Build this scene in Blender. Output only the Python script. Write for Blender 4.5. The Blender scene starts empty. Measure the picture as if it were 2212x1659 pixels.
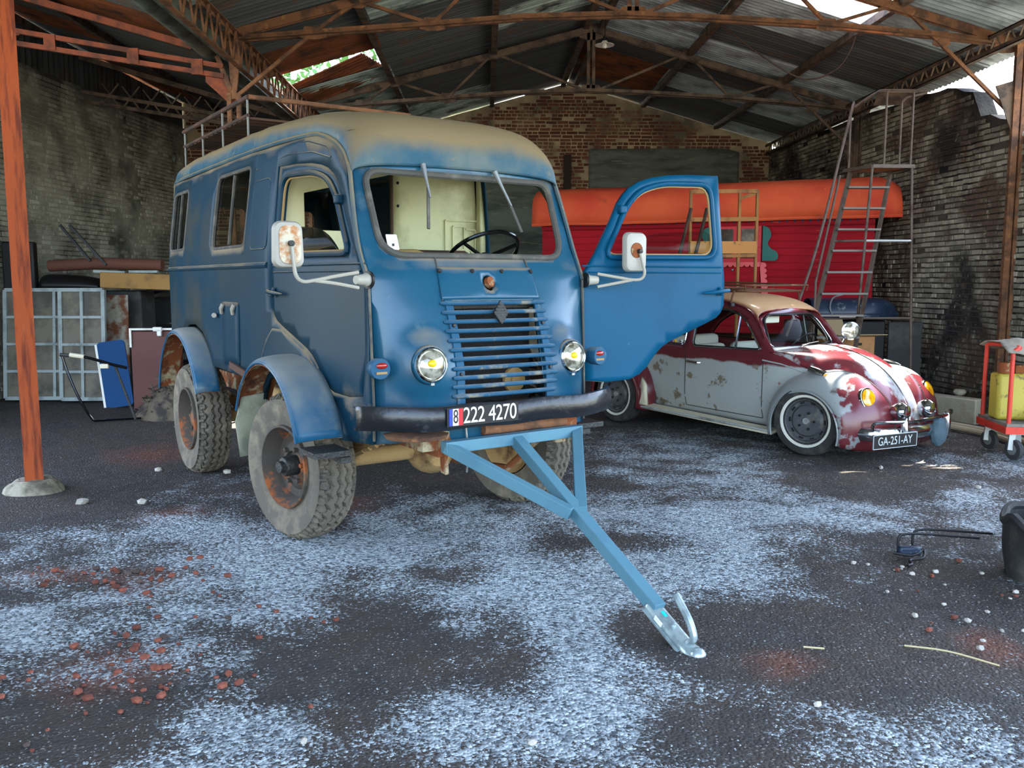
import bpy, bmesh, math, random
from mathutils import Vector, Matrix, noise
from mathutils.geometry import delaunay_2d_cdt
R = math.radians
scene = bpy.context.scene
COL = scene.collection

# ------------------------------------------------------------------ camera
cam_d = bpy.data.cameras.new('camera')
cam_d.sensor_fit = 'HORIZONTAL'; cam_d.sensor_width = 36.0
cam_d.lens = 36.0 * 1900.0 / 2212.0
cam_d.clip_start = 0.05; cam_d.clip_end = 500
cam = bpy.data.objects.new('camera', cam_d); COL.objects.link(cam)
cam.location = (0, 0, 1.5)
cam.rotation_euler = (R(90 - 6.65), 0, R(-1.75))
scene.camera = cam

# ------------------------------------------------------------------ sky, sun, exposure
SUN_DIR = Vector((0.13, 0.655, 1.0)).normalized()          # towards the sun
w = bpy.data.worlds.new('sky'); scene.world = w; w.use_nodes = True
nt = w.node_tree; nt.nodes.clear()
sky = nt.nodes.new('ShaderNodeTexSky'); sky.sky_type = 'NISHITA'
sky.sun_disc = False; sky.sun_elevation = math.asin(SUN_DIR.z)
sky.sun_rotation = math.atan2(SUN_DIR.x, SUN_DIR.y)
sky.air_density = 1.0; sky.dust_density = 2.2; sky.ozone_density = 1.0
bg = nt.nodes.new('ShaderNodeBackground'); bg.inputs['Strength'].default_value = 0.8
out = nt.nodes.new('ShaderNodeOutputWorld')
hsv = nt.nodes.new('ShaderNodeHueSaturation'); hsv.inputs['Saturation'].default_value = 0.85
nt.links.new(sky.outputs[0], hsv.inputs['Color']); nt.links.new(hsv.outputs[0], bg.inputs[0]); nt.links.new(bg.outputs[0], out.inputs[0])
sun_d = bpy.data.lights.new('sun', 'SUN'); sun_d.energy = 20.0; sun_d.angle = R(0.53); sun_d.color = (1.0, 0.95, 0.86)
sun = bpy.data.objects.new('sun', sun_d); COL.objects.link(sun)
sun.rotation_euler = SUN_DIR.to_track_quat('Z', 'Y').to_euler()
vs = scene.view_settings
vs.view_transform = 'Standard'; vs.look = 'None'; vs.gamma = 1.0; vs.use_curve_mapping = False
vs.exposure = 1.4

random.seed(7)
# ------------------------------------------------------------------ helpers
def V(*a): return Vector(a)
def srgb(r, g, b):
    f = lambda c: (c/255.0/12.92) if c <= 10.3 else ((c/255.0 + 0.055)/1.055)**2.4
    return (f(r), f(g), f(b), 1.0)
def lerp(a, b, t): return a + (b - a)*t
def interp(x, pts):
    if x <= pts[0][0]: return pts[0][1]
    for (a, va), (b, vb) in zip(pts, pts[1:]):
        if x <= b: return va + (vb - va)*(x - a)/(b - a)
    return pts[-1][1]
def catmull(P, n=6, closed=False):
    P = [Vector(p) for p in P]; o = []; m = len(P)
    rng = range(m if closed else m - 1)
    for i in rng:
        p0 = P[(i-1) % m] if (closed or i > 0) else P[0]*2 - P[1]
        p1 = P[i]; p2 = P[(i+1) % m]
        p3 = P[(i+2) % m] if (closed or i < m-2) else P[-1]*2 - P[-2]
        for k in range(n):
            t = k/n
            o.append(0.5*((2*p1) + (p2-p0)*t + (2*p0-5*p1+4*p2-p3)*t*t + (3*p1-p0-3*p2+p3)*t**3))
    if not closed: o.append(P[-1])
    return o
def rrect(x0, x1, y0, y1, r, n=5):
    o = []
    for cx, cy, a in ((x1-r, y1-r, 0), (x0+r, y1-r, 90), (x0+r, y0+r, 180), (x1-r, y0+r, 270)):
        for k in range(n+1):
            t = R(a + 90*k/n); o.append((cx + r*math.cos(t), cy + r*math.sin(t)))
    return o
def roundpoly(P, r, n=4):
    o = []; m = len(P)
    rr = r if isinstance(r, (list, tuple)) else [r]*m
    for i in range(m):
        a, b, c = Vector(P[i-1]), Vector(P[i]), Vector(P[(i+1) % m])
        d1 = (a-b); d2 = (c-b); q = min(rr[i], d1.length*0.48, d2.length*0.48)
        s, e = b + d1.normalized()*q, b + d2.normalized()*q
        for k in range(n+1):
            t = k/n; o.append(tuple(s*(1-t)**2 + b*2*t*(1-t) + e*t*t))
    return o
def inpoly(x, y, P):
    c = False; j = len(P)-1
    for i in range(len(P)):
        xi, yi = P[i][0], P[i][1]; xj, yj = P[j][0], P[j][1]
        if (yi > y) != (yj > y) and x < (xj-xi)*(y-yi)/(yj-yi) + xi: c = not c
        j = i
    return c
class MB:
    def __init__(s): s.v = []; s.f = []
    def add(s, vs, fs):
        n = len(s.v); s.v += [Vector(v) for v in vs]; s.f += [tuple(i+n for i in f) for f in fs]; return s
    def box(s, c, d, rot=None):
        c = Vector(c); x, y, z = d[0]/2, d[1]/2, d[2]/2
        vs = [Vector((sx*x, sy*y, sz*z)) for sx in (-1, 1) for sy in (-1, 1) for sz in (-1, 1)]
        if rot is not None: vs = [rot @ v for v in vs]
        return s.add([c+v for v in vs], [(0,1,3,2), (4,6,7,5), (0,4,5,1), (2,3,7,6), (0,2,6,4), (1,5,7,3)])
    def bar(s, p, q, w, h, up=(0,0,1)):
        p, q = Vector(p), Vector(q); d = (q-p).normalized(); up = Vector(up)
        if abs(d.dot(up)) > 0.98: up = Vector((1,0,0))
        sd = d.cross(up).normalized()*(w/2); u = sd.cross(d).normalized()*(h/2)
        vs = [p-sd-u, p+sd-u, p+sd+u, p-sd+u, q-sd-u, q+sd-u, q+sd+u, q-sd+u]
        return s.add(vs, [(0,3,2,1), (4,5,6,7), (0,1,5,4), (1,2,6,5), (2,3,7,6), (3,0,4,7)])
    def tube(s, pts, r, n=8, closed=False):
        P = [Vector(p) for p in pts]; m = len(P); base = len(s.v)
        rad = r if isinstance(r, (list, tuple)) else [r]*m
        t0 = (P[1]-P[0]).normalized(); a = Vector((0,0,1)) if abs(t0.z) < 0.9 else Vector((1,0,0))
        nrm = t0.cross(a).normalized()
        for i in range(m):
            t = ((P[(i+1) % m]-P[i-1]) if closed else (P[min(i+1, m-1)]-P[max(i-1, 0)]))
            t = t.normalized() if t.length > 1e-9 else t0
            nrm = (nrm - t*nrm.dot(t)); nrm = nrm.normalized() if nrm.length > 1e-6 else t.orthogonal().normalized()
            b = t.cross(nrm)
            for k in range(n):
                an = 2*math.pi*k/n; s.v.append(P[i] + (nrm*math.cos(an) + b*math.sin(an))*rad[i])
        L = m if closed else m-1
        for i in range(L):
            for k in range(n):
                a0 = base + i*n; b0 = base + ((i+1) % m)*n
                s.f.append((a0+k, a0+(k+1) % n, b0+(k+1) % n, b0+k))
        if not closed:
            s.f.append(tuple(base+k for k in range(n))[::-1]); s.f.append(tuple(base+(m-1)*n+k for k in range(n)))
        return s
    def lathe(s, prof, o, axis=(0,0,1), n=24, cap=True):
        o = Vector(o); ax = Vector(axis).normalized(); e1 = ax.orthogonal().normalized(); e2 = ax.cross(e1); base = len(s.v)
        for r_, z in prof:
            for k in range(n):
                a = 2*math.pi*k/n; s.v.append(o + ax*z + (e1*math.cos(a)+e2*math.sin(a))*r_)
        for i in range(len(prof)-1):
            for k in range(n):
                s.f.append((base+i*n+k, base+i*n+(k+1) % n, base+(i+1)*n+(k+1) % n, base+(i+1)*n+k))
        if cap and prof[0][0] > 1e-5 and prof[-1][0] > 1e-5:
            if prof[0][0] > 1e-5: s.f.append(tuple(base+k for k in range(n))[::-1])
            if prof[-1][0] > 1e-5: s.f.append(tuple(base+(len(prof)-1)*n+k for k in range(n)))
        return s
    def prism(s, P, off):
        n = len(P); P = [Vector(p) for p in P]; off = Vector(off)
        return s.add(P + [p+off for p in P], [tuple(range(n))[::-1], tuple(range(n, 2*n))] + [(i, (i+1) % n, n+(i+1) % n, n+i) for i in range(n)])
    def grid(s, fn, nu, nv, closeu=False):
        base = len(s.v)
        for i in range(nu+1):
            for j in range(nv+1): s.v.append(Vector(fn(i/nu, j/nv)))
        for i in range(nu):
            for j in range(nv):
                a = base + i*(nv+1)+j; b = a + nv+1
                s.f.append((a, b, b+1, a+1))
        return s
    def ball(s, c, r, nu=14, nv=8):
        c = Vector(c); r = Vector(r) if not isinstance(r, (int, float)) else Vector((r, r, r))
        return s.grid(lambda a, b: c + Vector((r.x*math.cos(2*math.pi*a)*math.sin(math.pi*b), r.y*math.sin(2*math.pi*a)*math.sin(math.pi*b), -r.z*math.cos(math.pi*b))), nu, nv)
    def panel(s, outer, holes, fn, step=0.06):
        pts = [Vector((p[0], p[1])) for p in outer]; ed = [(i, (i+1) % len(outer)) for i in range(len(outer))]
        for h in holes:
            n = len(pts); pts += [Vector((p[0], p[1])) for p in h]; ed += [(n+i, n+(i+1) % len(h)) for i in range(len(h))]
        xs = [p[0] for p in outer]; ys = [p[1] for p in outer]
        nx = max(1, int((max(xs)-min(xs))/step)); ny = max(1, int((max(ys)-min(ys))/step))
        loops = [outer] + list(holes)
        segs = [(Vector(L[i][:2]), Vector(L[(i+1) % len(L)][:2])) for L in loops for i in range(len(L))]
        def near(p):
            for a, b in segs:
                d = b-a; l2 = d.length_squared
                t = max(0, min(1, (p-a).dot(d)/l2)) if l2 > 0 else 0
                if (a+d*t-p).length_squared < (step*0.3)**2: return True
            return False
        if step < 5:
            for i in range(nx+1):
                for j in range(ny+1):
                    x = lerp(min(xs), max(xs), (i+0.5)/(nx+1)); y = lerp(min(ys), max(ys), (j+0.5)/(ny+1))
                    if inpoly(x, y, outer) and not any(inpoly(x, y, h) for h in holes) and not near(Vector((x, y))):
                        pts.append(Vector((x, y)))
        vo, eo, fo, _, _, _ = delaunay_2d_cdt(pts, ed, [], 0, 1e-5)
        keep = []
        for f in fo:
            cx = sum(vo[i].x for i in f)/len(f); cy = sum(vo[i].y for i in f)/len(f)
            if inpoly(cx, cy, outer) and not any(inpoly(cx, cy, h) for h in holes): keep.append(tuple(f))
        used = sorted(set(i for f in keep for i in f)); mp = {u: k for k, u in enumerate(used)}
        return s.add([fn(vo[i].x, vo[i].y) for i in used], [tuple(mp[i] for i in f) for f in keep])
    def xf(s, fn): s.v = [Vector(fn(v)) for v in s.v]; return s
    def mesh(s, name, mat, smooth=True, ang=35):
        me = bpy.data.meshes.new(name); me.from_pydata([tuple(v) for v in s.v], [], s.f); me.validate(verbose=False)
        bm = bmesh.new(); bm.from_mesh(me); bmesh.ops.remove_doubles(bm, verts=bm.verts, dist=1e-5)
        bmesh.ops.recalc_face_normals(bm, faces=bm.faces); bm.to_mesh(me); bm.free()
        if smooth:
            for p in me.polygons: p.use_smooth = True
            me.set_sharp_from_angle(angle=R(ang))
        if mat: me.materials.append(M[mat] if isinstance(mat, str) else mat)
        return me
    def build(s, name, mat, parent=None, smooth=True, ang=35, thick=None, bevel=None, off=0):
        o = bpy.data.objects.new(name, s.mesh(name, mat, smooth, ang)); COL.objects.link(o)
        if parent is not None: o.parent = parent
        if thick:
            m = o.modifiers.new('thickness', 'SOLIDIFY'); m.thickness = thick; m.offset = off
        if bevel:
            m = o.modifiers.new('edge', 'BEVEL'); m.width = bevel; m.segments = 2; m.limit_method = 'ANGLE'; m.angle_limit = R(40)
        return o
def empty(name, loc, rz=0, parent=None):
    o = bpy.data.objects.new(name, None); COL.objects.link(o); o.location = loc; o.rotation_euler = (0, 0, R(rz)); o.empty_display_size = 0.1
    if parent is not None: o.parent = parent
    return o
def tag(o, label, cat, group=None):
    o['label'] = label; o['category'] = cat
    if group: o['group'] = group
    return o
def struct(o): o['kind'] = 'structure'; return o
def link_copy(o, parent=None):
    c = o.copy(); COL.objects.link(c)
    if parent is not None: c.parent = parent
    return c
def text(name, body, size, mat, parent, mtx, extrude=0.002, spacing=1.0, xs=1.0):
    cu = bpy.data.curves.new(name, 'FONT'); cu.body = body; cu.size = size; cu.extrude = extrude
    cu.align_x = 'CENTER'; cu.align_y = 'CENTER'; cu.space_character = spacing; cu.offset = 0.0
    t = bpy.data.objects.new(name, cu); COL.objects.link(t)
    bpy.context.view_layer.update()
    me = bpy.data.meshes.new_from_object(t.evaluated_get(bpy.context.evaluated_depsgraph_get()))
    bpy.data.objects.remove(t); me.transform(Matrix.Diagonal((xs, 1, 1, 1))); me.transform(mtx)
    me.materials.clear(); me.materials.append(M[mat])
    o = bpy.data.objects.new(name, me); COL.objects.link(o); o.parent = parent
    return o
def frame_mtx(o, x, y, z):
    m = Matrix.Identity(4)
    for i, a in enumerate((Vector(x).normalized(), Vector(y).normalized(), Vector(z).normalized())):
        for j in range(3): m[j][i] = a[j]
    for j in range(3): m[j][3] = o[j]
    return m

# ------------------------------------------------------------------ materials
M = {}
def mat(name, col, rough=0.6, metal=0.0, layers=(), bump=0.0, bscale=40, dust=None, coat=0.0, rvar=0.0, alpha=None, trans=0, ior=1.45, stretch=None, emit=None, coord='Object', spec=None):
    m = bpy.data.materials.new(name); m.use_nodes = True; t = m.node_tree; N = t.nodes; L = t.links
    b = N['Principled BSDF']
    b.inputs['Roughness'].default_value = rough; b.inputs['Metallic'].default_value = metal
    b.inputs['Coat Weight'].default_value = coat; b.inputs['Coat Roughness'].default_value = 0.12
    b.inputs['IOR'].default_value = ior
    if spec is not None: b.inputs['Specular IOR Level'].default_value = spec
    tc = N.new('ShaderNodeTexCoord')
    if coord == 'World':
        gw = N.new('ShaderNodeNewGeometry'); src = gw.outputs['Position']
    else: src = tc.outputs[coord]
    if stretch:
        mp = N.new('ShaderNodeMapping'); mp.inputs['Scale'].default_value = stretch; L.new(src, mp.inputs[0]); src = mp.outputs[0]
    cur = None
    rgb = N.new('ShaderNodeRGB'); rgb.outputs[0].default_value = col; cur = rgb.outputs[0]
    if rvar:
        oi = N.new('ShaderNodeObjectInfo'); ge = N.new('ShaderNodeNewGeometry')
        ad = N.new('ShaderNodeMath'); ad.operation = 'ADD'; L.new(oi.outputs['Random'], ad.inputs[0]); L.new(ge.outputs['Random Per Island'], ad.inputs[1])
        fr = N.new('ShaderNodeMath'); fr.operation = 'FRACT'; L.new(ad.outputs[0], fr.inputs[0])
        mr = N.new('ShaderNodeMapRange'); mr.inputs[3].default_value = 1-rvar; mr.inputs[4].default_value = 1+rvar; L.new(fr.outputs[0], mr.inputs[0])
        hs = N.new('ShaderNodeHueSaturation'); L.new(cur, hs.inputs['Color']); L.new(mr.outputs[0], hs.inputs['Value']); cur = hs.outputs[0]
    for ly in layers:
        c2, sc, lo, hi = ly[:4]
        nz = N.new('ShaderNodeTexNoise'); nz.inputs['Scale'].default_value = sc; nz.inputs['Detail'].default_value = 5 if len(ly) < 5 else ly[4]
        nz.inputs['Roughness'].default_value = 0.6
        L.new(src, nz.inputs['Vector'])
        mr = N.new('ShaderNodeMapRange'); mr.inputs[1].default_value = lo; mr.inputs[2].default_value = hi; L.new(nz.outputs[0], mr.inputs[0])
        fac = mr.outputs[0]
        if len(ly) > 5:                        # (axis, a, b): fades in along an object axis, for dirt, paint edges and the van side's painted shade
            sx = N.new('ShaderNodeSeparateXYZ'); L.new(tc.outputs['Object'], sx.inputs[0])
            ax, a_, b_ = ly[5]
            m2 = N.new('ShaderNodeMapRange'); m2.inputs[1].default_value = a_; m2.inputs[2].default_value = b_
            nb = N.new('ShaderNodeMath'); nb.operation = 'MULTIPLY_ADD'; nb.inputs[1].default_value = ly[6] if len(ly) > 6 else 0.0
            n0 = N.new('ShaderNodeMath'); n0.operation = 'SUBTRACT'; n0.inputs[1].default_value = 0.5; L.new(nz.outputs[0], n0.inputs[0])
            L.new(n0.outputs[0], nb.inputs[0]); L.new(sx.outputs[ax], nb.inputs[2]); L.new(nb.outputs[0], m2.inputs[0])
            mu = N.new('ShaderNodeMath'); mu.operation = 'MULTIPLY'; L.new(fac, mu.inputs[0]); L.new(m2.outputs[0], mu.inputs[1]); fac = mu.outputs[0]
        mx = N.new('ShaderNodeMix'); mx.data_type = 'RGBA'; L.new(fac, mx.inputs[0]); L.new(cur, mx.inputs[6]); mx.inputs[7].default_value = c2
        cur = mx.outputs[2]
    if dust:                                   # settled dust on surfaces that face up
        c2, lo, hi, sc, amt = dust
        ge = N.new('ShaderNodeNewGeometry'); sx = N.new('ShaderNodeSeparateXYZ'); L.new(ge.outputs['Normal'], sx.inputs[0])
        nz = N.new('ShaderNodeTexNoise'); nz.inputs['Scale'].default_value = sc; nz.inputs['Detail'].default_value = 6; L.new(tc.outputs['Object'], nz.inputs['Vector'])
        ma = N.new('ShaderNodeMath'); ma.operation = 'MULTIPLY_ADD'; ma.inputs[1].default_value = 0.9; L.new(nz.outputs[0], ma.inputs[0])
        sb = N.new('ShaderNodeMath'); sb.operation = 'SUBTRACT'; sb.inputs[1].default_value = 0.45; L.new(sx.outputs[2], sb.inputs[0]); L.new(sb.outputs[0], ma.inputs[2])
        mr = N.new('ShaderNodeMapRange'); mr.inputs[1].default_value = lo; mr.inputs[2].default_value = hi; mr.inputs[4].default_value = amt; L.new(ma.outputs[0], mr.inputs[0])
        mx = N.new('ShaderNodeMix'); mx.data_type = 'RGBA'; L.new(mr.outputs[0], mx.inputs[0]); L.new(cur, mx.inputs[6]); mx.inputs[7].default_value = c2
        cur = mx.outputs[2]
        rr = N.new('ShaderNodeMapRange'); rr.inputs[3].default_value = rough; rr.inputs[4].default_value = 0.9; L.new(mr.outputs[0], rr.inputs[0]); L.new(rr.outputs[0], b.inputs['Roughness'])
    L.new(cur, b.inputs['Base Color'])
    if bump:
        nz = N.new('ShaderNodeTexNoise'); nz.inputs['Scale'].default_value = bscale; nz.inputs['Detail'].default_value = 4; L.new(src, nz.inputs['Vector'])
        bp = N.new('ShaderNodeBump'); bp.inputs['Strength'].default_value = bump; bp.inputs['Distance'].default_value = 0.02; L.new(nz.outputs[0], bp.inputs['Height']); L.new(bp.outputs[0], b.inputs['Normal'])
    if alpha is not None: b.inputs['Alpha'].default_value = alpha
    if trans: b.inputs['Transmission Weight'].default_value = trans
    if emit: b.inputs['Emission Color'].default_value = emit[0]; b.inputs['Emission Strength'].default_value = emit[1]
    M[name] = m; return m
def glass_mat(name, tint, thin=0.12):
    m = bpy.data.materials.new(name); m.use_nodes = True; t = m.node_tree; N = t.nodes; L = t.links
    N.clear(); o = N.new('ShaderNodeOutputMaterial'); tr = N.new('ShaderNodeBsdfTransparent'); tr.inputs[0].default_value = tint
    gl = N.new('ShaderNodeBsdfGlossy'); gl.inputs['Roughness'].default_value = 0.03
    fr = N.new('ShaderNodeLayerWeight'); fr.inputs['Blend'].default_value = thin
    mx = N.new('ShaderNodeMixShader'); L.new(fr.outputs['Fresnel'], mx.inputs[0]); L.new(tr.outputs[0], mx.inputs[1]); L.new(gl.outputs[0], mx.inputs[2]); L.new(mx.outputs[0], o.inputs[0])
    M[name] = m
rust = srgb(122, 66, 34); rustd = srgb(70, 40, 26); dustc = srgb(168, 146, 112)
mat('mortar_back', srgb(186, 164, 130), 0.95, layers=[(srgb(112, 100, 82), 1.2, 0.45, 0.62)], bump=0.5, bscale=25, coord='World')
mat('brick_back', srgb(108, 64, 48), 0.9, rvar=0.35, layers=[(srgb(140, 112, 86), 1.1, 0.56, 0.68)], bump=0.4, coord='World')
mat('cement', srgb(112, 116, 106), 0.95, layers=[(srgb(78, 82, 76), 2.2, 0.42, 0.62), (srgb(140, 138, 122), 5, 0.58, 0.7)], bump=0.5, bscale=12, stretch=(0.5, 1, 2.5), coord='World')
mat('mortar_right', srgb(84, 76, 66), 0.95, layers=[(srgb(30, 27, 26), 0.9, 0.45, 0.6)], bump=0.6, bscale=25, coord='World')
mat('brick_right', srgb(158, 150, 132), 0.92, rvar=0.45, layers=[(srgb(104, 84, 70), 1.6, 0.48, 0.6), (srgb(46, 42, 42), 0.65, 0.50, 0.60), (srgb(160, 152, 130), 9, 0.6, 0.7)], bump=0.8, bscale=30, coord='World')
mat('mortar_left', srgb(148, 146, 130), 0.95, layers=[(srgb(70, 70, 64), 1.0, 0.42, 0.6)], bump=0.6, bscale=25, coord='World')
mat('brick_left', srgb(160, 156, 140), 0.95, rvar=0.25, layers=[(srgb(120, 116, 102), 2.0, 0.45, 0.6)], bump=0.8, bscale=30, coord='World')
mat('sheet_grey', srgb(176, 186, 188), 0.6, 0.0, rvar=0.3, layers=[(srgb(112, 116, 118), 1.6, 0.45, 0.62), (srgb(120, 84, 56), 3.0, 0.64, 0.76)], bump=0.15)
mat('sheet_green', srgb(168, 182, 172), 0.65, 0.0, rvar=0.35, layers=[(srgb(60, 66, 64), 1.4, 0.46, 0.6), (srgb(120, 74, 44), 2.5, 0.6, 0.72)], bump=0.2)
mat('sheet_dark', srgb(76, 78, 78), 0.8, 0.0, rvar=0.3, layers=[(srgb(96, 72, 54), 1.8, 0.54, 0.7)], bump=0.2)
mat('sheet_rust', srgb(128, 70, 38), 0.85, 0.1, rvar=0.25, layers=[(srgb(70, 44, 30), 2.5, 0.45, 0.62)], bump=0.2)
mat('truss_rust', srgb(126, 84, 56), 0.85, 0.0, layers=[(srgb(84, 58, 42), 6, 0.45, 0.6), (srgb(156, 106, 66), 9, 0.6, 0.72)], bump=0.3)
mat('truss_dark', srgb(106, 86, 70), 0.85, 0.0, layers=[(srgb(66, 54, 46), 6, 0.45, 0.6)], bump=0.3)
mat('post_orange', srgb(158, 74, 38), 0.7, 0.0, layers=[(srgb(104, 48, 32), 3.5, 0.48, 0.64), (srgb(184, 104, 60), 6, 0.64, 0.78)], spec=0.2, stretch=(6, 6, 0.6), bump=0.1)
mat('gutter_zinc', srgb(112, 122, 112), 0.55, 0.4, layers=[(srgb(70, 78, 72), 4, 0.45, 0.62)])
mat('concrete', srgb(150, 142, 122), 0.95, layers=[(srgb(100, 92, 78), 6, 0.45, 0.6)], bump=0.8, bscale=14)
mat('black', srgb(16, 16, 17), 0.5)
mat('black_gloss', srgb(10, 10, 11), 0.15)
mat('chrome', srgb(205, 210, 214), 0.12, 1.0)
mat('galv', srgb(170, 184, 184), 0.28, 0.45, layers=[(srgb(138, 152, 154), 18, 0.45, 0.6)])
mat('white', srgb(225, 222, 212), 0.5, layers=[(srgb(188, 182, 166), 4, 0.5, 0.7)])
# ------------------------------------------------------------------ floor
L_ = [(-1.04,4.58,1.02,0.61),(0.44,4.12,0.73,0.57),(0.20,2.85,0.51,0.32),(-0.14,5.19,0.72,0.40),(1.38,4.49,0.63,0.52),(1.21,2.89,0.24,0.23),(-1.99,3.93,0.33,0.40),(-0.84,2.90,0.27,0.19),(2.15,5.45,0.65,0.49),(1.85,8.09,0.86,0.94),(0.36,3.33,0.22,0.38),(1.44,2.62,0.30,0.15),(-1.73,5.43,0.43,0.32),(1.30,5.37,0.43,0.53)]
D_ = [(-0.47,3.38,0.34,0.47),(0.67,3.72,0.22,0.32),(1.36,3.81,0.46,0.22),(-1.48,2.85,0.34,0.23),(-3.07,6.58,0.67,1.35),(1.11,3.38,0.32,0.31),(0.69,2.76,0.26,0.18),(1.61,3.24,0.36,0.32),(-0.55,6.92,0.73,0.69),(1.94,4.46,0.53,0.45),(-3.21,8.38,0.86,1.46),(-0.21,4.34,0.28,0.21),(2.36,4.09,0.27,0.38),(2.90,6.47,0.52,0.54)]
R_ = [(-1.47,3.33,0.30,0.31),(-1.68,4.36,0.26,0.28),(-1.03,5.88,0.34,0.38),(1.19,3.31,0.17,0.15),(-2.01,5.65,0.27,0.26),(2.12,3.47,0.17,0.23),(-2.22,4.47,0.29,0.16),(-2.92,7.72,0.45,0.53),(-0.21,8.08,0.51,0.59)]
def blob(x, y, E):
    t = 0
    for cx, cy, a, b in E:
        d = ((x-cx)/a)**2 + ((y-cy)/b)**2
        if d < 6: t += math.exp(-d*0.9)
    return t
def patch(x, y):
    n1 = noise.fractal(Vector((x*1.3, y*1.3, 0)), 1.0, 2.0, 4); n2 = noise.fractal(Vector((x*3.7, y*3.7, 5)), 1.0, 2.0, 4)
    l = 0.30 + 0.40*min(blob(x, y, L_), 1.3) - 0.55*min(blob(x, y, D_), 1.1) + 0.40*n1 + 0.34*n2
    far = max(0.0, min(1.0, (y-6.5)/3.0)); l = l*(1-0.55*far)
    r = min(blob(x, y, R_), 1.2)*0.9 + 0.25*n2 + 0.12*n1
    if x < -2.2: l -= 0.25*min(1, (-2.2-x))
    l = max(0, min(1, (l-0.06)*1.15)); r = max(0, min(1, (r-0.25)*1.5)); return l, r
def floor_mesh():
    xs = [-9, -8, -7, -6.4, -6] + [-5.6+0.4*i for i in range(5)] + [-3.6+0.045*i for i in range(178)] + [4.45+0.35*i for i in range(6)] + [7, 9]
    ys = [-9, -7, -5, -3, -1, 0, 1, 1.8] + [2.2+0.045*i for i in range(150)] + [9.0+0.25*i for i in range(40)]
    vs = []; ls = []; rs = []
    for y in ys:
        for x in xs:
            z = 0.012*noise.noise(Vector((x*2.2, y*2.2, 1))) + 0.006*noise.noise(Vector((x*8, y*8, 3)))
            vs.append((x, y, z-0.008)); l, r = patch(x, y); ls.append(l); rs.append(r)
    nx = len(xs); fs = [(j*nx+i, j*nx+i+1, (j+1)*nx+i+1, (j+1)*nx+i) for j in range(len(ys)-1) for i in range(nx-1)]
    me = bpy.data.meshes.new('floor'); me.from_pydata(vs, [], fs)
    for nme, dat in (('pale', ls), ('red', rs)):
        at = me.attributes.new(nme, 'FLOAT', 'POINT'); at.data.foreach_set('value', dat)
    for p in me.polygons: p.use_smooth = True
    return me
def floor_mat():
    m = bpy.data.materials.new('floor_gravel'); m.use_nodes = True; t = m.node_tree; N = t.nodes; L = t.links; b = N['Principled BSDF']
    b.inputs['Roughness'].default_value = 0.93; b.inputs['Specular IOR Level'].default_value = 0.25
    tc = N.new('ShaderNodeTexCoord'); o = tc.outputs['Object']
    def nz(sc, de=4, ro=0.6):
        n = N.new('ShaderNodeTexNoise'); n.inputs['Scale'].default_value = sc; n.inputs['Detail'].default_value = de; n.inputs['Roughness'].default_value = ro; L.new(o, n.inputs['Vector']); return n.outputs[0]
    def rng(s, a, b_, c=0, d=1):
        r = N.new('ShaderNodeMapRange'); r.inputs[1].default_value = a; r.inputs[2].default_value = b_; r.inputs[3].default_value = c; r.inputs[4].default_value = d
        L.new(s, r.inputs[0]); return r.outputs[0]
    def mth(op, a, b_):
        q = N.new('ShaderNodeMath'); q.operation = op
        for i, x in enumerate((a, b_)):
            if isinstance(x, (int, float)): q.inputs[i].default_value = x
            else: L.new(x, q.inputs[i])
        return q.outputs[0]
    def mix(f, a, b_):
        q = N.new('ShaderNodeMix'); q.data_type = 'RGBA'; L.new(f, q.inputs[0])
        for i, x in ((6, a), (7, b_)):
            if isinstance(x, tuple): q.inputs[i].default_value = x
            else: L.new(x, q.inputs[i])
        return q.outputs[2]
    def attr(n):
        a = N.new('ShaderNodeAttribute'); a.attribute_name = n; return a.outputs['Fac']
    vo = N.new('ShaderNodeTexVoronoi'); vo.inputs['Scale'].default_value = 75; L.new(o, vo.inputs['Vector'])
    vd = N.new('ShaderNodeTexVoronoi'); vd.inputs['Scale'].default_value = 150; L.new(o, vd.inputs['Vector'])
    sep = N.new('ShaderNodeSeparateColor'); L.new(vo.outputs['Color'], sep.inputs[0])
    sep2 = N.new('ShaderNodeSeparateColor'); L.new(vd.outputs['Color'], sep2.inputs[0])
    pale = attr('pale'); red = attr('red')
    soil = mix(nz(6), srgb(44, 41, 39), srgb(80, 75, 70))
    soil = mix(rng(nz(1.4), 0.45, 0.62), soil, srgb(72, 63, 56))
    redc = mix(sep.outputs[1], srgb(84, 54, 44), srgb(120, 80, 64))
    base = mix(red, soil, redc)
    grav = mix(sep.outputs[0], srgb(66, 74, 80), srgb(206, 216, 218))
    # each grain either shows pale chippings or the soil under them
    thr = mth('ADD', mth('MULTIPLY', sep.outputs[2], 0.55), mth('MULTIPLY', sep2.outputs[0], 0.45))
    f = rng(mth('SUBTRACT', mth('MULTIPLY', pale, 1.12), thr), -0.12, 0.12)
    f = mth('MULTIPLY', f, 0.92)
    col = mix(f, base, grav)
    # scattered single chips on the soil
    chip = rng(mth('SUBTRACT', sep2.outputs[2], mth('MULTIPLY', pale, 0.1)), 0.955, 0.965)
    col = mix(mth('MULTIPLY', chip, 0.6), col, srgb(160, 158, 152))
    L.new(col, b.inputs['Base Color'])
    h = mth('ADD', mth('MULTIPLY', vo.outputs['Distance'], -0.7), mth('MULTIPLY', nz(60, 3), 0.6))
    bp = N.new('ShaderNodeBump'); bp.inputs['Strength'].default_value = 0.8; bp.inputs['Distance'].default_value = 0.012; L.new(h, bp.inputs['Height']); L.new(bp.outputs[0], b.inputs['Normal'])
    M['floor_gravel'] = m; return m
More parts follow.
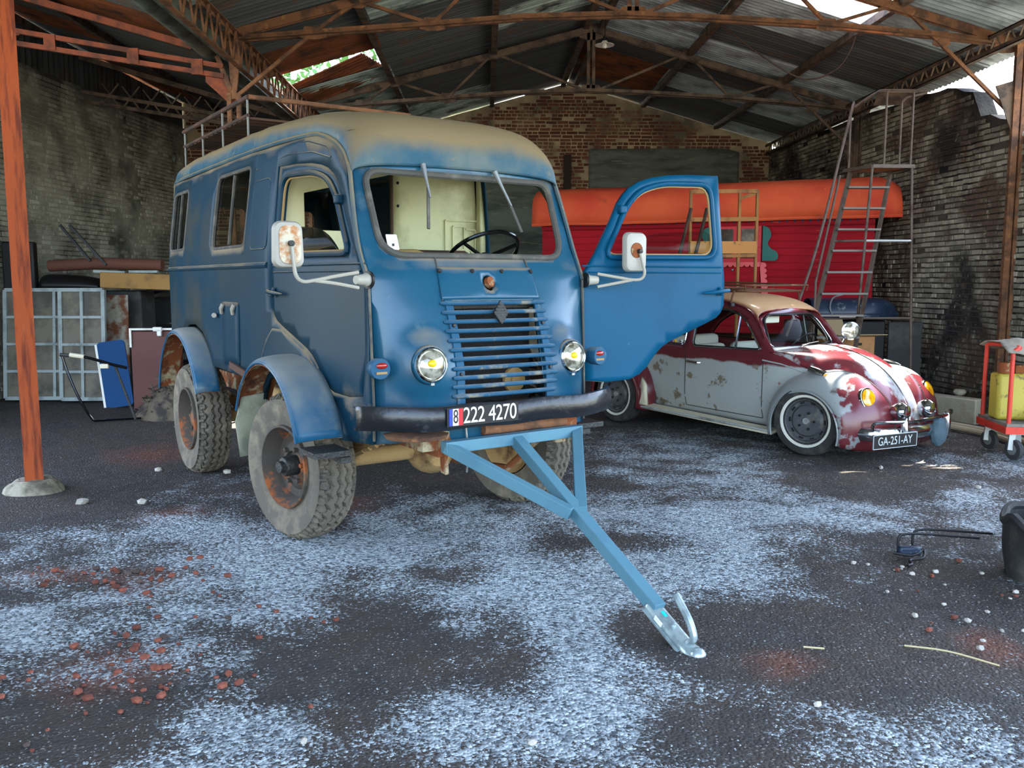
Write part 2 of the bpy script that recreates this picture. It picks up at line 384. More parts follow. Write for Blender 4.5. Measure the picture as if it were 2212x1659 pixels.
fl = bpy.data.objects.new('floor', floor_mesh()); COL.objects.link(fl); fl.data.materials.append(floor_mat()); struct(fl)
mat('ground', srgb(120, 116, 104), 0.95, layers=[(srgb(104, 106, 80), 0.4, 0.45, 0.6)], coord='World')
g = MB(); g.add([(-60, -60, -0.05), (60, -60, -0.05), (60, 60, -0.05), (-60, 60, -0.05)], [(0, 1, 2, 3)])
o = g.build('ground', 'ground', smooth=False); struct(o)

# ------------------------------------------------------------------ brick walls
ROOF_R = lambda x: 5.36 - 0.28*abs(x-1.62)
def roof_h(x): return ROOF_R(x) if x >= -2.9 else ROOF_R(-2.9) + 0.28*(-2.9-x)
def brickwall(name, o, d, nrm, L, top, mm, mb, holes=(), skip=None, thick=0.22, pitch=0.0665, prot=0.012, seed=1, smin=0.0):
    rnd = random.Random(seed)
    o = Vector(o); d = Vector(d).normalized(); nrm = Vector(nrm).normalized(); up = Vector((0, 0, 1))
    n = 60; outer = [(0, -0.05), (L, -0.05)] + [(L*(1-i/n), top(L*(1-i/n))) for i in range(n+1)]
    a = MB(); a.panel(outer, holes, lambda x, z: o + d*x + up*z, step=9)
    b = MB(); b.panel(outer, holes, lambda x, z: o + d*x + up*z - nrm*thick, step=9)
    a.add(b.v, [f[::-1] for f in b.f])
    for lp in [outer] + list(holes):
        for i in range(len(lp)):
            p, q = lp[i], lp[(i+1) % len(lp)]
            P, Q = o+d*p[0]+up*p[1], o+d*q[0]+up*q[1]
            a.add([P, Q, Q-nrm*thick, P-nrm*thick], [(0, 1, 2, 3)])
    wall = struct(a.build(name, mm, smooth=False))
    bricks = []
    z = 0.02; row = 0
    while z < 6:
        typ = rnd.random(); x = -rnd.random()*0.2
        while x < L:
            ln = 0.222 if (typ < 0.35 or (typ > 0.7 and rnd.random() < 0.5)) else 0.112
            c = x + ln/2; jz = rnd.uniform(-0.004, 0.004)
            if c > 0.06 and c < L-0.06 and min(top(c-ln/2), top(c+ln/2)) > z + 0.075 and not (skip and skip(c, z+0.03, rnd)) \
               and not any(inpoly(c+sx*ln/2, z+0.03+sz*0.03, h) for h in holes for sx in (-1, 0, 1) for sz in (-1, 0, 1)) \
               and not any(inpoly(h[0][0], h[0][1], [(x, z), (x+ln, z), (x+ln, z+0.06), (x, z+0.06)]) for h in holes):
                bricks.append((c, z+0.03+jz, ln-0.013+rnd.uniform(-0.006, 0.004), 0.054+rnd.uniform(-0.005, 0.003), prot*rnd.uniform(0.4, 1.5)))
            x += ln
        z += pitch; row += 1
    campos = Vector((0, 0, 1.5)); view = Vector((0.0305, 0.993, -0.116))
    def score(bk):
        P = o + d*bk[0] + up*bk[1]; v = P-campos; dist = v.length
        cs = abs(v.normalized().dot(nrm)); x = v.dot(Vector((0.9995, -0.0305, 0)))/v.dot(view)
        y = v.z/v.dot(view)
        vis = 1 if (abs(x) < 0.58 and smin < P.z and y < 0.32) else 0.0001
        return vis*bk[2]*bk[3]*cs/dist**2
    bricks.sort(key=score, reverse=True)
    mtx = frame_mtx((0, 0, 0), d, nrm, up)
    unit = MB()
    unit.add([(-.5, 0, -.5), (.5, 0, -.5), (.5, 0, .5), (-.5, 0, .5), (-.47, 1, -.44), (.47, 1, -.44), (.47, 1, .44), (-.47, 1, .44)],
             [(4, 5, 6, 7), (0, 1, 5, 4), (1, 2, 6, 5), (2, 3, 7, 6), (3, 0, 4, 7)])
    me = unit.mesh('brick', mb, smooth=False)
    rest = MB()
    for i, (c, zc, ln, h, pr) in enumerate(bricks):
        P = o + d*c + up*zc - nrm*0.004
        if i < 300:
            ob = bpy.data.objects.new('brick', me); COL.objects.link(ob); ob.parent = wall
            ob.matrix_local = Matrix.Translation(P) @ mtx @ Matrix.Diagonal((ln, pr+0.004, h, 1))
        else:
            n0 = len(rest.v)
            for v in unit.v: rest.v.append(P + d*(v.x*ln) + nrm*(v.y*(pr+0.004)) + up*(v.z*h))
            rest.f += [tuple(k+n0 for k in f) for f in unit.f]
    me2 = bpy.data.meshes.new('brick_rows'); me2.from_pydata([tuple(v) for v in rest.v], [], rest.f); me2.materials.append(M[mb])
    ob = bpy.data.objects.new('brick_rows', me2); COL.objects.link(ob); ob.parent = wall; ob['kind'] = 'stuff'
    return wall
def circ(x, z, r, n=7, seed=0):
    rn = random.Random(seed + int(x*100)); return [(x + r*rn.uniform(0.7, 1.2)*math.cos(2*math.pi*i/n), z + r*rn.uniform(0.8, 1.3)*math.sin(2*math.pi*i/n)) for i in range(n)]
YB = 17.55
def nz2(x, z, s, k=0): return noise.fractal(Vector((x*s, z*s, k)), 1.0, 2.0, 3)
# back gable: x runs from -6.3 to 5.62
def skip_back(c, z, rnd):
    X = c - 6.3
    if 2.0 < X < 5.05 and z < 4.08: return True
    if -0.3 < X < 1.35 and z < 3.9: return True
    return nz2(X, z, 1.3) > 0.42 + 0.3*rnd.random() or rnd.random() < 0.10 or z > roof_h(X) - 0.12 - 0.12*rnd.random()
wb_ = brickwall('wall_back', (-6.3, YB, 0), (1, 0, 0), (0, -1, 0), 11.95, lambda t: roof_h(t-6.3) - (0.045 if t > 3.4 else -0.03) - 0.012*noise.noise(Vector((t*9, 0, 0))), 'mortar_back', 'brick_back', skip=skip_back, prot=0.006, seed=3, smin=2.4)
s = MB(); s.panel([(2.02, 1.6), (5.02, 1.6), (5.0, 4.02), (4.7, 4.1), (2.04, 4.07)], [], lambda x, z: Vector((x, YB-0.006-0.004*(noise.noise(Vector((x*3, z*5, 0)))+1), z)), 0.15)
s.build('cement_render', 'cement', wb_, thick=0.004)
s = MB(); s.panel([(-0.2, 1.6), (1.3, 1.6), (1.28, 3.86), (-0.2, 3.84)], [], lambda x, z: Vector((x, YB-0.006-0.004*(noise.noise(Vector((x*3, z*5, 4)))+1), z)), 0.15)
s.build('cement_render', 'cement', wb_, thick=0.004)
mat('timber_dark', srgb(82, 56, 42), 0.85, layers=[(srgb(52, 38, 30), 4, 0.45, 0.6)], stretch=(1, 1, 0.15))
s = MB(); s.box((1.62, YB-0.04, 2.75), (0.14, 0.09, 2.4)); s.build('timber_post', 'timber_dark', wb_, smooth=False)
# right wall, its top fallen away towards the yard
RW0 = Vector((6.06, 6.2, 0)); RW1 = Vector((5.6, 17.55, 0)); RWL = (RW1-RW0).length
def top_right(t):
    y = 6.2 + t*(11.35/RWL)
    n = 0.05*noise.noise(Vector((t*4, 3, 0))) + 0.04*math.floor(3*noise.noise(Vector((t*7, 0, 0))))/2
    return interp(y, [(6.2, 2.1), (8.2, 2.35), (9.0, 2.75), (9.55, 3.05), (10.0, 3.32), (10.6, 3.5), (10.75, 3.78), (11.3, 3.92), (12.0, 3.96), (13.2, 4.0), (17.6, 4.06)]) + n*(1 if y < 12.5 else 0.3)
def skip_right(c, z, rnd): return rnd.random() < 0.03
h_r = [circ(4.4, 3.55, 0.05), circ(4.75, 3.4, 0.06)]
brickwall('wall_right', RW0, RW1-RW0, (-1, -0.04, 0), RWL, top_right, 'mortar_right', 'brick_right', holes=[], skip=skip_right, prot=0.016, seed=5, smin=0.4)
# left wall
LW0 = Vector((-6.3+0.089*(8.2-11), 8.2, 0)); LW1 = Vector((-6.3+0.089*6.53, 17.53, 0)); LWL = (LW1-LW0).length
h_l = [circ(8.75, 3.78, 0.07), circ(7.55, 2.32, 0.03), circ(6.35, 2.12, 0.035), circ(5.75, 1.88, 0.04)]
wl_ = brickwall('wall_left', LW0, LW1-LW0, (1, -0.089, 0), LWL, lambda t: 4.4 + 0.02*noise.noise(Vector((t*3, 0, 0))), 'mortar_left', 'brick_left', holes=h_l, skip=lambda c, z, r: nz2(c, z, 0.8, 7) > 0.3 and r.random() < 0.8, prot=0.014, seed=8, smin=0.2)
c = MB(); dl = (LW1-LW0).normalized(); nl = Vector((1, -0.089, 0)).normalized()
pts = []
for i in range(260):
    t = LWL*i/259; P = LW0 + dl*t - nl*(0.06+0.012*math.cos(i*1.7)); c.v += [P+Vector((0, 0, 4.3)), P+Vector((0, 0, roof_h(P.x)-0.02))]
c.f = [(2*i, 2*i+2, 2*i+3, 2*i+1) for i in range(259)]
c.build('dark_infill', 'sheet_dark', wl_)  # made-up dark sheet that keeps the band above the wall dark

# added unseen wall left of the shed mouth, blocks light on the van side
fw_ = MB(); fw_.box((-3.5, 1.4, 2.0), (0.2, 5.2, 4.2)); struct(fw_.build('wall_light_block', 'mortar_left', smooth=False))
# ------------------------------------------------------------------ roof, extended unseen towards the camera to cut front sky light
ceil = MB()
ceil.prism([(1.62-0.2, -1.1, 5.35), (1.62, -1.1, 5.41), (1.62+0.2, -1.1, 5.35), (1.62, -1.1, 5.39)], (0, 18.7, 0))
ceiling = struct(ceil.build('ceiling', 'sheet_grey', smooth=False))
def sheet_mesh(mt, ln, wd=1.06, waves=11, amp=0.013, per=6):
    s = MB(); n = waves*per
    def f(a, b): return (ln*b, wd*a, amp*math.sin(2*math.pi*waves*a) + 0.006*math.sin(5*b))
    s.grid(f, n, 2); return s.mesh('roof_sheet', mt)
SM = {}
def sheet(mt, ln, loc, rot):
    k = (mt, ln)
    if k not in SM: SM[k] = sheet_mesh(mt, ln)
    ob = bpy.data.objects.new('roof_sheet', SM[k]); COL.objects.link(ob); ob.parent = ceiling; ob.location = loc; ob.rotation_euler = rot
    return ob
SL = math.atan(0.28); rs = random.Random(21)
for k in range(-6, 13):                                 # right slope
    y = 4.85 + k
    for row, (x0, ln) in enumerate(((1.64, 1.60), (3.05, 1.66), (4.52, 1.68))):
        if k == 5 and row == 1: ln = 0.42  # short unseen sheet added to narrow the opening and trim the sun patch
        mt = rs.choice(['sheet_grey', 'sheet_grey', 'sheet_grey', 'sheet_dark', 'sheet_grey']) if not (k >= 9 and row == 0) else 'sheet_dark'
        if k in (10, 11) and row == 0: mt = 'sheet_rust'
        sheet(mt, ln, (x0, y + rs.uniform(-0.008, 0.008), ROOF_R(x0) + 0.004*(k % 2) + 0.016*(2-row)), (rs.uniform(-.003, .003), SL, rs.uniform(-.004, .004)))
for k in range(-6, 13):                                 # left slope of the main roof
    y = 5.91 + k
    for row, (x0, ln) in enumerate(((1.60, 1.60), (0.16, 1.64), (-1.33, 1.72))):
        mt = rs.choice(['sheet_green', 'sheet_dark', 'sheet_dark', 'sheet_green']) if row else rs.choice(['sheet_dark', 'sheet_dark', 'sheet_green'])
        if row == 2 and k == 7: sheet('sheet_rust', ln, (x0, y + 0.42, ROOF_R(x0) + 0.02), (0.0, SL + 0.05, math.pi - 0.30)); continue
        if row == 2 and k == 6: mt = 'sheet_rust'
        gap = 0.0
        if row < 2 and k in (6, 8, 9, 10): gap = -0.045
        if row == 1 and k == 6: gap = -0.06
        sheet(mt, ln, (x0, y + gap + rs.uniform(-0.006, 0.006), ROOF_R(x0) + 0.004*(k % 2) + 0.016*(2-row)), (rs.uniform(-.003, .003), SL, math.pi + rs.uniform(-.004, .004)))
for k in range(-6, 13):                                 # next bay, rising to the left of the valley
    y = 4.5 + k
    for row, (x0, ln) in enumerate(((-6.75, 2.1), (-4.85, 2.1))):
        sheet(rs.choice(['sheet_dark', 'sheet_dark', 'sheet_rust']), ln, (x0, y + rs.uniform(-0.006, 0.006), roof_h(x0) + 0.004*(k % 2) + 0.014*(1-row)), (0, SL, rs.uniform(-.004, .004)))
for x in (1.5, 1.74, 3.07, 4.5, 0.13, -1.37, -2.8, 5.8):
    p = MB(); z = ROOF_R(x) - 0.055
    p.bar((x, -1.1, z), (x, 17.52, z), 0.045, 0.09); p.box((x+0.03, 8.2, z-0.04), (0.06, 18.6, 0.008))
    p.build('purlin', 'truss_dark', ceiling, smooth=False)
for x in (-4.8, -6.2):
    p = MB(); p.bar((x, -1.1, roof_h(x)-0.055), (x, 17.5, roof_h(x)-0.055), 0.05, 0.09); p.build('purlin', 'truss_dark', ceiling, smooth=False)

def truss(Y, mt, label):
    t = empty('roof_truss', (0, Y, 0)); tag(t, label, 'truss')
    tie = [(-2.7, 4.06), (-1.82, 4.13), (-0.55, 4.23), (0.4, 4.31), (1.5, 4.35), (2.3, 4.33), (3.72, 4.26), (4.95, 4.16), (5.8, 4.08)]
    P = lambda q, y=0: Vector((q[0], y, q[1]))
    for a in (-0.035, 0.035):
        b = MB()
        for p, q in zip(tie, tie[1:]): b.bar(P(p, a), P(q, a), 0.012, 0.055); b.bar(P(p, a)+V(0, 0.02*(1 if a > 0 else -1), -0.024), P(q, a)+V(0, 0.02*(1 if a > 0 else -1), -0.024), 0.05, 0.008)
        b.build('tie_beam', mt, t, smooth=False)
    for e in ((-2.85, 4.06), (5.85, 4.06)):
        b = MB(); b.bar(P((1.62, 5.24), -0.03), P(e, -0.03), 0.012, 0.09, (0, 0, 1)); b.bar(P((1.62, 5.24), 0.03), P(e, 0.03), 0.012, 0.09, (0, 0, 1)); b.build('rafter', mt, t, smooth=False)
    for x in (1.56, 1.64):
        b = MB(); b.bar(P((x, 5.22)), P((x, 4.34)), 0.045, 0.012, (0, 1, 0)); b.build('king_post', mt, t, smooth=False)
    n2, n1, n3, n4 = (0.14, 4.88), (-1.34, 4.46), (3.04, 4.9), (4.5, 4.49)
    for p, q in ((n2, tie[2]), (n2, (1.5, 4.36)), (n1, tie[1]), (n1, tie[2]), (n3, (1.72, 4.36)), (n3, tie[6]), (n4, tie[6]), (n4, (5.86, 3.28)), (tie[1], (-2.66, 3.46))):
        b = MB(); b.bar(P(p), P(q), 0.035, 0.035, (0, 1, 0)); b.build('strut', mt, t, smooth=False)
    for (x, z), sx, sz in ((tie[0], .26, .2), (tie[1], .3, .13), (tie[2], .28, .14), (tie[6], .26, .13), (n2, .2, .17), (n1, .2, .15), (n3, .2, .14), (n4, .2, .14), ((1.6, 5.2), .36, .24), ((1.6, 4.37), .4, .12), ((4.98, 4.12), .2, .16), ((5.7, 4.08), .3, .2)):
        b = MB(); b.prism([(x-sx/2, -0.006, z-sz*0.35), (x-sx*0.3, -0.006, z+sz/2), (x+sx*0.3, -0.006, z+sz/2), (x+sx/2, -0.006, z-sz*0.35), (x+sx*0.2, -0.006, z-sz/2), (x-sx*0.2, -0.006, z-sz/2)], (0, 0.012, 0)); b.build('gusset_plate', mt, t, smooth=False)
    return t
truss(9.8, 'truss_rust', 'rusty angle-iron roof truss with bolted gusset plates beside the open roof hatch')
truss(13.6, 'truss_dark', 'dark rusty roof truss spanning the shed just before the gable')
truss(6.0, 'truss_rust', 'rusty roof truss over the cab of the blue van')
truss(2.2, 'truss_rust', 'rusty roof truss over the shed mouth')
def lattice(X, z0, z1, y0, y1, pitch, label, mt):
    t = empty('lattice_girder', (X, 0, 0)); tag(t, label, 'girder')
    for z in (z0, z1):
        b = MB(); b.bar((0, y0, z), (0, y1, z), 0.06, 0.012); b.bar((-0.025, y0, z+(0.02 if z == z0 else -0.02)), (-0.025, y1, z+(0.02 if z == z0 else -0.02)), 0.01, 0.05); b.build('chord', mt, t, smooth=False)
    ms = []
    for s in (1, -1):
        b = MB(); b.bar((0, -s*pitch/2, z0), (0, s*pitch/2, z1), 0.02, 0.008); ms.append(b.mesh('lattice_rod', mt, smooth=False))
    n = int((y1-y0)/pitch)
    for i in range(n):
        ob = bpy.data.objects.new('lattice_rod', ms[i % 2]); COL.objects.link(ob); ob.parent = t; ob.location = (0.01, y0 + pitch*(i+0.5), 0)
lattice(-2.58, 3.74, 4.08, 4.6, 17.4, 0.15, 'rusty lattice girder running along the valley gutter over the blue van', 'truss_rust')
lattice(5.50, 3.95, 4.14, 4.6, 17.4, 0.13, 'dark lattice girder along the eaves over the blackened brick wall', 'truss_dark')
b = MB()
prof = [(0.13*math.cos(R(a)), 0.13*math.sin(R(a))) for a in range(180, 361, 15)]
b.grid(lambda a, t: (-2.93 + prof[int(round(a*12))][0], lerp(-1.1, 17.4, t), 3.99 + prof[int(round(a*12))][1]), 12, 6)
tag(b.build('valley_gutter', 'gutter_zinc', thick=0.004), 'long zinc half-round gutter in the roof valley', 'gutter')
b = MB(); b.bar((-2.76, -1.1, 3.93), (-2.76, 17.4, 3.93), 0.02, 0.18); tag(b.build('fascia_board', 'gutter_zinc', smooth=False), 'flat grey fascia board beside the zinc valley gutter', 'board')
# bay truss on the left
def bay_truss(Y, mt, label, full):
    t = empty('bay_truss', (0, Y, 0)); tag(t, label, 'truss')
    top = lambda x: 3.80 + 0.162*(-2.94-x); bot = lambda x: 3.70 + 0.149*(-2.94-x)
    for f in (top, bot):
        b = MB(); b.bar((-2.78, 0, f(-2.78)), (-6.3 if full else -5.95, 0, f(-6.3 if full else -5.95)), 0.05, 0.05); b.build('chord', mt, t, smooth=False)
    if full:
        for x in (-3.05, -3.72, -4.58):
            b = MB(); b.box((x, -0.03, (top(x)+bot(x))/2), (0.12, 0.01, 0.16)); b.build('batten_plate', mt, t, smooth=False)
    for i, x in enumerate((-4.9, -5.3, -5.7) if full else (-3.3, -3.6, -3.9, -4.2, -4.5, -4.8, -5.1, -5.4)):
        b = MB(); h = 0.34 if not full else 0.1
        b.bar((x, 0, bot(x)), (x-0.25, 0, bot(x)+h), 0.02, 0.02); b.bar((x-0.25, 0, bot(x-.25)), (x, 0, bot(x)+h), 0.02, 0.02); b.build('cross_brace', mt, t, smooth=False)
    b = MB(); b.bar((-3.1, 0, roof_h(-3.1)-0.17), (-6.3 if full else -5.95, 0, roof_h(-6.3 if full else -5.95)-0.17), 0.05, 0.07); b.build('rafter', mt, t, smooth=False)
mat('truss_red', srgb(140, 70, 42), 0.75, 0.1, layers=[(srgb(90, 50, 34), 5, 0.45, 0.62)])
bay_truss(9.8, 'truss_red', 'red-brown double-chord beam of the neighbouring bay with flat batten plates', True)
bay_truss(13.6, 'truss_dark', 'dark crossed lattice beam high on the old left wall', False)
# posts
def lattice_post(Y, label):
    t = empty('roof_post', (-2.68, Y, 0)); tag(t, label, 'post', 'lattice roof posts')
    for s in (-1, 1):
        b = MB(); b.bar((s*0.05, 0, -0.05), (s*0.05, 0, 3.5), 0.045, 0.045); b.build('angle_iron', 'truss_rust', t, smooth=False)
    for q in ((-0.24, 0, 4.1), (-0.03, 0.03, 4.06), (0.08, -0.02, 4.04)):
        b = MB(); b.bar((0, 0, 3.44), q, 0.05, 0.03, (0, 1, 0)); b.build('head_strut', 'truss_rust', t, smooth=False)
    b = MB(); b.prism([(-0.3, 0.02, 3.72), (-0.1, 0.02, 3.66), (0.07, 0.02, 3.42), (-0.06, 0.02, 3.4), (-0.3, 0.02, 3.62)], (0, 0.012, 0)); b.build('gusset_plate', 'truss_red', t, smooth=False)
lattice_post(9.8, 'rusty steel roof post with splayed head struts behind the blue van')
lattice_post(13.6, 'rusty steel roof post farther along the valley, hidden by the blue van')
t = empty('steel_post', (-3.268, 6.35, 0)); tag(t, 'orange-painted steel I-beam post on a rough concrete foot', 'post')
b = MB(); b.box((0, -0.06, 1.99), (0.12, 0.012, 4.1)); b.box((0, 0.06, 1.99), (0.12, 0.012, 4.1)); b.box((0, 0, 1.99), (0.01, 0.12, 4.1))
t2 = b.build('column', 'post_orange', t, smooth=False); t2.rotation_euler = (0, 0, R(28))
b = MB()
def foot(a, q):
    an = 2*math.pi*a; rr = (0.10 + 0.11*q**0.8)*(1+0.15*noise.noise(Vector((math.cos(an)*1.5, math.sin(an)*1.5, q))))
    return (rr*math.cos(an), rr*math.sin(an), 0.10*(1-q**1.6) + 0.02*noise.noise(Vector((an, q*4, 2))) - 0.02)
b.grid(foot, 22, 7); b.add([foot(i/22, 0) for i in range(22)], [tuple(range(22))]); b.build('concrete_foot', 'concrete', t)
for Y, lb in ((9.75, 'rust-brown steel post standing before the broken brick wall by the red trolley'), (13.6, 'dark steel post against the blackened brick wall behind the steps')):
    t = empty('wall_post', (5.86 - 0.04*(Y-9.8), Y, 0)); tag(t, lb, 'post')
    for s in (-1, 1):
        b = MB(); b.bar((s*0.045, 0, -0.05), (s*0.045, 0, 4.1), 0.05, 0.07); b.build('angle_iron', 'truss_rust' if Y < 11 else 'truss_dark', t, smooth=False)
    b = MB(); b.prism([(-0.28, 0, 3.62), (0.06, 0, 3.72), (0.06, 0, 3.05), (-0.04, 0, 3.05)], (0, 0.012, 0)); b.build('gusset_plate', 'truss_dark', t, smooth=False)
# pendant lamp and slack cable
t = empty('pendant_lamp', (1.59, 12.0, 4.6)); tag(t, 'small white enamel pendant lamp hanging under the ridge', 'lamp')
b = MB(); b.lathe([(0.0, 0.05), (0.03, 0.05), (0.05, 0.02), (0.125, 0.0), (0.127, -0.008), (0.05, 0.008), (0.0, 0.02)], (0, 0, 0), n=24); b.build('shade', 'white', t)
b = MB(); b.tube([(0, 0, 0.04), (0.01, 0, 0.4), (0.0, 0, 0.74)], 0.006, 6); b.build('cord', 'black', t)
b = MB(); b.lathe([(0.0, -0.05), (0.025, -0.04), (0.03, -0.01), (0.02, 0.02)], (0, 0, 0), n=12); b.build('bulb', 'white', t)
b = MB(); b.tube(catmull([(4.5, 10.9, 4.50), (4.47, 11.0, 4.30), (4.35, 11.15, 4.10), (4.05, 11.4, 4.05), (3.6, 11.6, 4.35), (3.07, 11.9, 4.87)], 6), 0.009, 6)
tag(b.build('hanging_cable', 'timber_dark'), 'slack brown cable looping below the corrugated roof', 'cable')
# greenery seen through the roof gap
mat('leaf', srgb(72, 118, 58), 0.6, rvar=0.35); mat('bark', srgb(80, 66, 50), 0.9)
t = empty('tree', (-4.6, 27, 0)); tag(t, 'green leafy tree outside, seen through the gap in the roof', 'tree')
b = MB(); b.tube([(0, 0, -0.1), (0.1, 0, 3), (0, 0.1, 6.5)], [0.28, 0.22, 0.1], 10); b.build('trunk', 'bark', t)
b = MB(); rl = random.Random(4)
for i in range(2600):
    a, q, r_ = rl.uniform(0, 6.28), rl.uniform(-1, 1), rl.uniform(0.3, 1)**0.5
    c = Vector((math.cos(a)*math.sqrt(1-q*q)*2.6*r_, math.sin(a)*math.sqrt(1-q*q)*2.2*r_, 7.2+2.6*q*r_))
    d1 = Vector((rl.gauss(0, 1), rl.gauss(0, 1), rl.gauss(0, 1))).normalized()*0.13; d2 = d1.cross(Vector((rl.gauss(0, 1), rl.gauss(0, 1), 1))).normalized()*0.07
    b.add([c-d1, c+d2, c+d1, c-d2], [(0, 1, 2, 3)])
me = bpy.data.meshes.new('foliage'); me.from_pydata([tuple(v) for v in b.v], [], b.f); me.materials.append(M['leaf'])
o = bpy.data.objects.new('foliage', me); COL.objects.link(o); o.parent = t; o['kind'] = 'stuff'
# ------------------------------------------------------------------ the blue van
blue = srgb(36, 96, 148); blued = srgb(24, 66, 108)
mat('van_blue', srgb(30, 84, 116), 0.32, layers=[(srgb(44, 110, 160), 1.5, 0.45, 0.7), (srgb(92, 124, 140), 3.0, 0.56, 0.78), (srgb(120, 112, 92), 6, 0.66, 0.78)], dust=(dustc, 0.3, 0.95, 3.0, 0.95), spec=0.15)
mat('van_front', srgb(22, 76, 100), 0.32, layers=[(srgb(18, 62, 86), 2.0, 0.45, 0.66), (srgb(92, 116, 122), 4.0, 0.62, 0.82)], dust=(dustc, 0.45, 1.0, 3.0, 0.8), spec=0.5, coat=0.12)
mat('van_side_shaded', srgb(12, 50, 68), 0.42, layers=[(srgb(18, 48, 60), 1.6, 0.45, 0.68), (srgb(60, 60, 52), 2.2, 0.42, 0.7, 6, (0, -0.2, -2.2)), (srgb(112, 102, 84), 5, 0.55, 0.7, 6, (2, 1.0, 0.8))], dust=(dustc, 0.3, 0.95, 3.0, 0.9), spec=0.15)  # shade painted in: darker blue, greyer rearward; dirt low down, dust on top
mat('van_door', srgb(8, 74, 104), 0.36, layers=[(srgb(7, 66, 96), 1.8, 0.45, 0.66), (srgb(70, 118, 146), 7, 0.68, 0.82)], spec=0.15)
mat('van_fender', srgb(26, 80, 110), 0.36, layers=[(srgb(100, 114, 116), 3.0, 0.5, 0.66)], dust=(srgb(150, 148, 136), 0.35, 1.0, 4.0, 0.85), spec=0.3)
mat('van_roof', srgb(44, 82, 100), 0.45, layers=[(srgb(92, 104, 102), 2.0, 0.42, 0.60), (srgb(128, 112, 86), 9, 0.62, 0.72)], dust=(srgb(132, 114, 84), 0.12, 0.62, 2.5, 1.0), spec=0.15)
mat('slat_blue', srgb(38, 80, 106), 0.45, layers=[(srgb(136, 128, 108), 7, 0.58, 0.7)], dust=(srgb(130, 140, 140), 0.5, 1.0, 8, 0.6), spec=0.15)
mat('cream', srgb(216, 208, 164), 0.55, layers=[(srgb(166, 156, 116), 2.5, 0.5, 0.72)])
mat('rubber', srgb(74, 72, 66), 0.8, layers=[(srgb(108, 102, 90), 8, 0.5, 0.7)])
mat('tyre', srgb(98, 90, 78), 0.9, layers=[(srgb(138, 126, 106), 6, 0.46, 0.66), (srgb(68, 64, 58), 3, 0.54, 0.68)], bump=0.3, bscale=60)
mat('tyre_face', srgb(120, 116, 106), 0.9, layers=[(srgb(84, 78, 68), 12, 0.45, 0.62)], bump=0.3, bscale=80)
mat('rim_rust', srgb(70, 62, 54), 0.8, layers=[(srgb(150, 82, 36), 7, 0.5, 0.6), (srgb(96, 86, 70), 5, 0.58, 0.7)], bump=0.3)
mat('rust', srgb(132, 72, 36), 0.9, layers=[(srgb(176, 160, 126), 9, 0.52, 0.62), (srgb(74, 42, 26), 6, 0.55, 0.68)], bump=0.4)
mat('mud', srgb(176, 142, 94), 0.95, layers=[(srgb(104, 76, 50), 6, 0.5, 0.66)], bump=0.6, bscale=20)
mat('flap', srgb(150, 150, 128), 0.8, layers=[(srgb(116, 118, 100), 6, 0.45, 0.65)])
mat('bumper_black', srgb(24, 25, 28), 0.32, layers=[(srgb(76, 78, 78), 8, 0.6, 0.7)], bump=0.25, bscale=14, coat=0.2)
mat('red_lens', srgb(150, 30, 14), 0.15, coat=0.6); mat('amber_lens', srgb(235, 140, 10), 0.15, coat=0.6)
mat('amber_dull', srgb(150, 118, 70), 0.5); mat('plate_red', srgb(190, 30, 38), 0.5); mat('plate_blue', srgb(40, 60, 150), 0.5)
mat('lens_clear', srgb(206, 202, 180), 0.06, 0.55, layers=[(srgb(120, 112, 92), 14, 0.48, 0.6)], coat=1.0); mat('lens_yellow', srgb(222, 186, 30), 0.2)
mat('ivory', srgb(190, 180, 156), 0.5, layers=[(srgb(166, 104, 48), 16, 0.48, 0.62)]); mat('ivory_pale', srgb(166, 160, 148), 0.5)
mat('pipe_white', srgb(160, 154, 140), 0.45); mat('silver_paint', srgb(150, 152, 150), 0.4, 0.6)
mat('frame_steel', srgb(120, 118, 110), 0.6); mat('cast_dark', srgb(58, 58, 56), 0.5, 0.5, bump=0.4, bscale=60); mat('radiator', srgb(26, 25, 24), 0.8, bump=0.8, bscale=120)
glass_mat('glass', (0.86, 0.9, 0.86, 1)); glass_mat('glass_dusty', (0.62, 0.62, 0.54, 1), 0.2)
VB = [(-3.1,.745),(-2.95,.785),(-2.5,.80),(-.6,.80),(-.34,.79),(0,.765),(.4,.725),(.79,.685),(.9,.672)]
def VS(u, w):
    b = interp(u, VB)
    return b - (0.085*((w-1.6)/0.73)**1.4 if w > 1.6 else 0)
UC = [(.6,1.03),(.85,1.055),(1.0,1.05),(1.2,1.0),(1.38,.93),(1.55,.85),(1.62,.80),(1.70,.775),(2.09,.61),(2.2,.57)]
UE = [(.6,.83),(.85,.845),(1.2,.83),(1.53,.805),(1.70,.705),(2.06,.57),(2.2,.51)]
def nose(s, w):
    uc, ue = interp(w, UC), interp(w, UE); se = VS(ue, w)
    p = interp(w, [(1.2, 3.4), (1.65, 2.6)])
    u = uc - (uc-ue)*(min(1, abs(s)/se)**p)
    d = math.hypot(abs(s)-.452, w-1.076)
    if d < .2: u += .05*(1-(d/.2)**2)**1.5
    return u
van = empty('van', (-0.443, 5.578, 0), -57.75)
tag(van, 'old blue four-wheel-drive van with a dusty roof, slatted grille and one cab door open', 'van')
